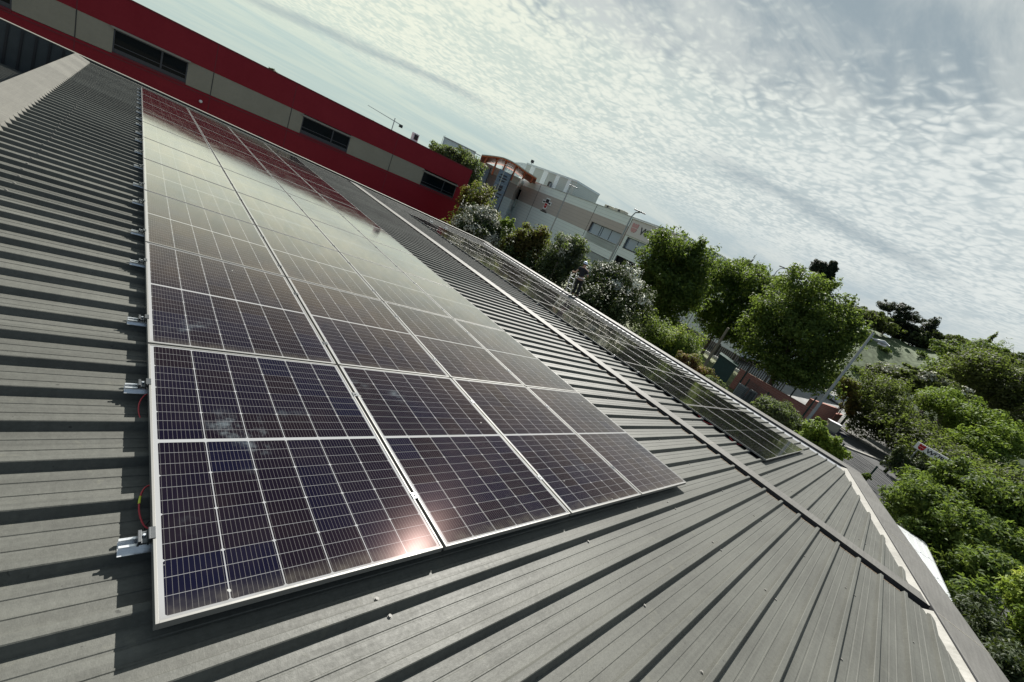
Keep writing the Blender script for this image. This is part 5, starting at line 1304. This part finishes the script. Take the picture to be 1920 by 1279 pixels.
bl = [pb(1830, 1155, 17, 40, 36), pb(1880, 1200, 15.5, 60, 44), pb(1905, 1270, 14, 70, 50)]
tree('dark_shrub', 'dark narrow leaved shrub in the shade below the oblique roof edge', 'shrub', bl, 12000, (.13, .035), M['lf_dark'], r=.06, seed=52, droop=.1, spray=3, tone=(.1, .9))
bl = [pb(1930, 1110, 16, 34, 50), pb(1935, 1180, 15.5, 34, 40)]
tree('bright_shrub', 'sunlit yellow green shrub tip at the lower right picture edge', 'shrub', bl, 5000, (.12, .04), M['lf_yellow'], r=.05, seed=53, spray=3)
# ------------------------------------------------ hills
def hill_z(az, d):
    # slope rising behind the right-hand planting, long wooded ridge further left
    a = np.interp(az, [54, 62, 66, 70, 73, 78, 82, 84.5, 88, 91, 95, 110, 130], [2.6, 3.2, 3.4, 3.9, 3.7, 3.4, 3.0, 3.1, 3.3, 4.4, 5.2, 5.6, 4])
    dc = np.interp(az, [54, 76, 83, 130], [260, 230, 150, 150])
    k = max(0., min(1.2, (d - dc * .72) / (dc * .28))); k = k * k * (3 - 2 * k) if k < 1 else 1 + (k - 1) * .2
    return GZ + k * (math.tan(R_(a)) * dc + CAM[2] - GZ)
b = MB(); azs = np.linspace(50, 134, 85); ds = [112, 116, 120, 125, 130, 136, 142, 150, 165, 180, 200, 220, 240, 260, 290, 330, 400]
for a in azs:
    for d in ds: p = pol(a, d, hill_z(a, d) + .35 * math.sin(a * 3.1 + d * .2) * (d > 125)); b.v.append(tuple(p - (0, 0, .05)))
for i in range(len(azs) - 1):
    for j in range(len(ds) - 1):
        n_ = len(ds); b.f.append((i * n_ + j, i * n_ + j + 1, (i + 1) * n_ + j + 1, (i + 1) * n_ + j)); b.mi.append(0)
tag(b.build('hillside', M['hillgrass'], smooth=True), kind='structure')
def htree(name, label, az, d, h, w_, m, n, leaf, seed, cat='tree', shape='round', lean=0, group=None, tone=(0, .8), **kw):
    z0 = hill_z(az, d) - .3; p = pol(az, d, z0); rt = np.array([math.cos(R_(az)), -math.sin(R_(az))])
    e = empty(name, p, label, cat, group)
    if shape == 'cypress': bl = [(p[0] + rt[0] * lean * k, p[1] + rt[1] * lean * k, z0 + h * (.12 + .82 * k), w_ * (1 - k) ** .4 * .5 + .15, w_ * (1 - k) ** .4 * .5 + .15, h * .13) for k in np.linspace(0, .97, 9)]
    elif shape == 'umbrella': bl = [(p[0] + rt[0] * x_ * w_, p[1] + rt[1] * x_ * w_, z0 + h * (.75 + y_), w_ * .38, w_ * .38, h * .16) for x_, y_ in ((-.45, 0), (0, .1), (.45, -.02), (.15, -.12))]
    else: bl = [(p[0] + rt[0] * x_ * w_, p[1] + rt[1] * x_ * w_, z0 + h * y_, w_ * .42, w_ * .42, h * r_) for x_, y_, r_ in ((-.32, .5, .34), (.05, .66, .33), (.36, .46, .32), (0, .35, .3))]
    b = MB(); limbs(b, (p[0], p[1], z0 - .3), bl, max(.1, h * .025), seed, 6); b.build('trunk' if cat == 'tree' else 'stem', M['bark'], e)
    leaves('crown', bl, n, leaf, m, e, seed, lumps=14, lr=.3, tone=tone, **kw); return e
def hh(az, d, ele): return CAM[2] + d * math.tan(R_(ele)) - hill_z(az, d) + .3
for k_, (lab, q_) in enumerate((('left dark twin cypress top above the biggest tree', [(1528, 503, 12, 10), (1540, 497, 15, 9), (1548, 505, 12, 12), (1538, 520, 14, 16), (1530, 545, 12, 22)]), ('right dark twin cypress top above the biggest tree', [(1562, 496, 9, 9), (1558, 506, 11, 11), (1552, 522, 10, 16), (1545, 545, 9, 22)]))):
    bl = [pb(a_, b_, 118, c_, d_) for a_, b_, c_, d_ in q_]
    tree('cypress', lab, 'tree', bl, 9000, (.4, .2), M['lf_conifer'], r=.3, seed=61 + k_, lr=.30, fill=.6, group='twin cypresses')
d = 170; htree('cypress', 'slim pointed cypress on the ridge left of the far lamp, taller one', 70.1, d, hh(70.1, d, 5.9), 1.9, M['lf_conifer'], 1800, (.5, .25), 63, shape='cypress')
htree('cypress', 'slim pointed cypress on the ridge left of the far lamp, shorter one', 70.75, d, hh(70.75, d, 5.3), 1.3, M['lf_conifer'], 1200, (.5, .25), 64, shape='cypress')
d = 146; htree('brown_green_tree', 'brownish green tree on the hill right of the biggest tree', 83.2, d, hh(83.2, d, 5.2), 9.5, M['lf_olive'], 6500, (.6, .3), 65)
d = 155; htree('dark_pine', 'ragged dark pine on the hilltop above the green slope', 84.7, d, hh(84.7, d, 6.7), 7.0, M['lf_conifer'], 4500, (.8, .18), 66, shape='umbrella')
htree('dark_pine', 'lower dark conifer under the ragged pine', 85.5, 154, hh(85.5, 154, 5.5), 7, M['lf_conifer'], 4500, (.7, .3), 67)
htree('hill_tree', 'airy green tree between the pine and the broad cypress', 86.5, 156, hh(86.5, 156, 5.3), 6, M['lf_mid'], 2600, (.6, .3), 68)
d = 152; htree('cypress', 'broad dark cypress leaning right on the bare slope', 87.2, d, hh(87.2, d, 6.6), 6.2, M['lf_conifer'], 5500, (.55, .28), 69, shape='cypress', lean=.8)
htree('hill_tree', 'rounded dark green tree right of the broad cypress', 88.6, 150, hh(88.6, 150, 5.2), 7, M['lf_dark'], 5000, (.55, .28), 70, tone=(.2, 1))
htree('hill_tree', 'rounded olive tree next right of the dark one on the hill', 89.8, 150, hh(89.8, 150, 5.8), 8, M['lf_olive'], 5500, (.55, .28), 71)
htree('cypress', 'wind bent cypress tip on the right part of the ridge', 91.0, 134, hh(91.0, 134, 7.1), 2.2, M['lf_olive'], 2400, (.5, .25), 72, shape='cypress', lean=1.0)
htree('hill_tree', 'low green tree under the wind bent cypress', 91.0, 118, hh(91.0, 118, 5.6), 7.5, M['lf_fresh'], 5500, (.55, .25), 73)
htree('bare_tree', 'thin see-through tree against the sky at the right', 92.4, 110, hh(92.4, 110, 7.4), 5.5, M['lf_grey'], 1500, (.8, .12), 74, fill=.1)
htree('hill_tree', 'dark tree at the far right edge of the ridge', 94.2, 112, hh(94.2, 112, 6.6), 7, M['lf_dark'], 5000, (.55, .28), 75, tone=(.2, 1))
g = random.Random(9)
for i, (a_, e_, w_) in enumerate(((81.2, 4.9, 8), (82.3, 5.0, 8), (84.0, 5.0, 7), (85.9, 5.0, 7), (87.9, 4.9, 7), (89.3, 5.3, 8), (90.4, 5.8, 8), (92.9, 6.0, 8), (95.6, 6.6, 9))):
    htree('hill_tree', '%s tree on the hill crest, %s of the crest trees from the left' % (['dark', 'olive', 'green'][i % 3], ORD[i]), a_, 168, hh(a_, 168, e_), w_, [M['lf_dark'], M['lf_olive'], M['lf_mid']][i % 3], 4500, (.6, .3), 200 + i, group='trees along the hill crest', tone=(.1, .9))
for i, (a_, d_) in enumerate(((84.9, 124), (86.4, 121), (87.9, 128), (85.6, 136), (88.3, 140))):
    htree('hill_shrub', 'small bush on the grassy slope, %s one' % ['lowest left', 'lowest middle', 'right', 'upper left', 'upper right'][i], a_, d_, 1.6, 2.2, M['lf_mid'], 500, (.35, .16), 230 + i, cat='shrub', group='small bushes on the grassy slope')
for i in range(16):   # low bushes where the slope meets the planting
    a = 82.8 + i * .72; d_ = 112 + g.uniform(-6, 6)
    if 84.6 < a < 88.4: continue
    htree('hill_shrub', 'low %s shrub on the hill, %s from the left' % (['dark', 'olive', 'fresh green'][i % 3], ORD[i]), a, d_, g.uniform(2.2, 3.6), g.uniform(3.5, 5), [M['lf_dark'], M['lf_olive'], M['lf_fresh']][i % 3], 1500, (.5, .24), 100 + i, cat='shrub', group='low shrubs on the hill')
# wooded ridge that reads as one mass
bl = []
for i in range(150):
    a = g.uniform(56, 82); d_ = g.uniform(196, 258); z0 = hill_z(a, d_); r_ = g.uniform(3.2, 6.0); p = pol(a, d_, z0 + r_ * .28); bl.append((p[0], p[1], p[2], r_, r_, r_ * .6))
tag(leaves('wooded_ridge', bl, 60000, (.9, .5), M['lf_fresh'], None, 80, lumps=6, lr=.4, tone=(.0, .9)), 'green wooded ridge behind the street trees, left of the twin cypresses', 'woodland', kind='stuff')
# backdrop planting left, far away behind the buildings (only glimpsed)

# name board by the hedge
p0, p1 = pol(92.28, 52.0, 0)[:2], pol(97.2, 50.5, 0)[:2]; a = (p1 - p0) / np.hypot(*(p1 - p0)); nn = np.array([-a[1], a[0]])
if nn @ (CAM[:2] - p0) < 0: nn = -nn
zb = CAM[2] - 52 * math.tan(R_(5.42)); zt_ = CAM[2] - 52 * math.tan(R_(4.72))
e = empty('name_board', (*(p0 + (p1 - p0) / 2), GZ), 'long white name board with red crest and dark lettering in front of the hedge', 'sign')
b = MB(); b.obox((p0 + p1) / 2, a, nn, np.hypot(*(p1 - p0)) / 2, .05, zb, zt_); b.build('board', M['sign_white'], e, bevel=.01)
def bq(x, y, k): c = p0 + a * x + nn * (.085 if k == 0 else .045); return (c[0], c[1], y)
hb = zt_ - zb
b = MB(); shield(b, bq, .48, zb + hb * .5, hb * .74); b.build('crest', M['logo_red'], e)
lettering('WÜRTH', (*(p0 + a * .86 + nn * .06), zb + hb * .24), a, .50, M['logo_black'], e, .01, .012, stretch=1.12)
hedge('board_hedge', 'low dark hedge directly under the long white name board', [pol(91.2, 50.5, 0)[:2], pol(94, 50.2, 0)[:2], pol(98, 49, 0)[:2]], 1.2, GZ, zb + .02, 9000, (.2, .1), M['lf_dark'], 28)
for x in (.3, 4.2):
    b = MB(); q = p0 + a * x - nn * .12; b.tube([(q[0], q[1], GZ), (q[0], q[1], zt_)], .05, 8); b.build('support_post', M['galv'], e)
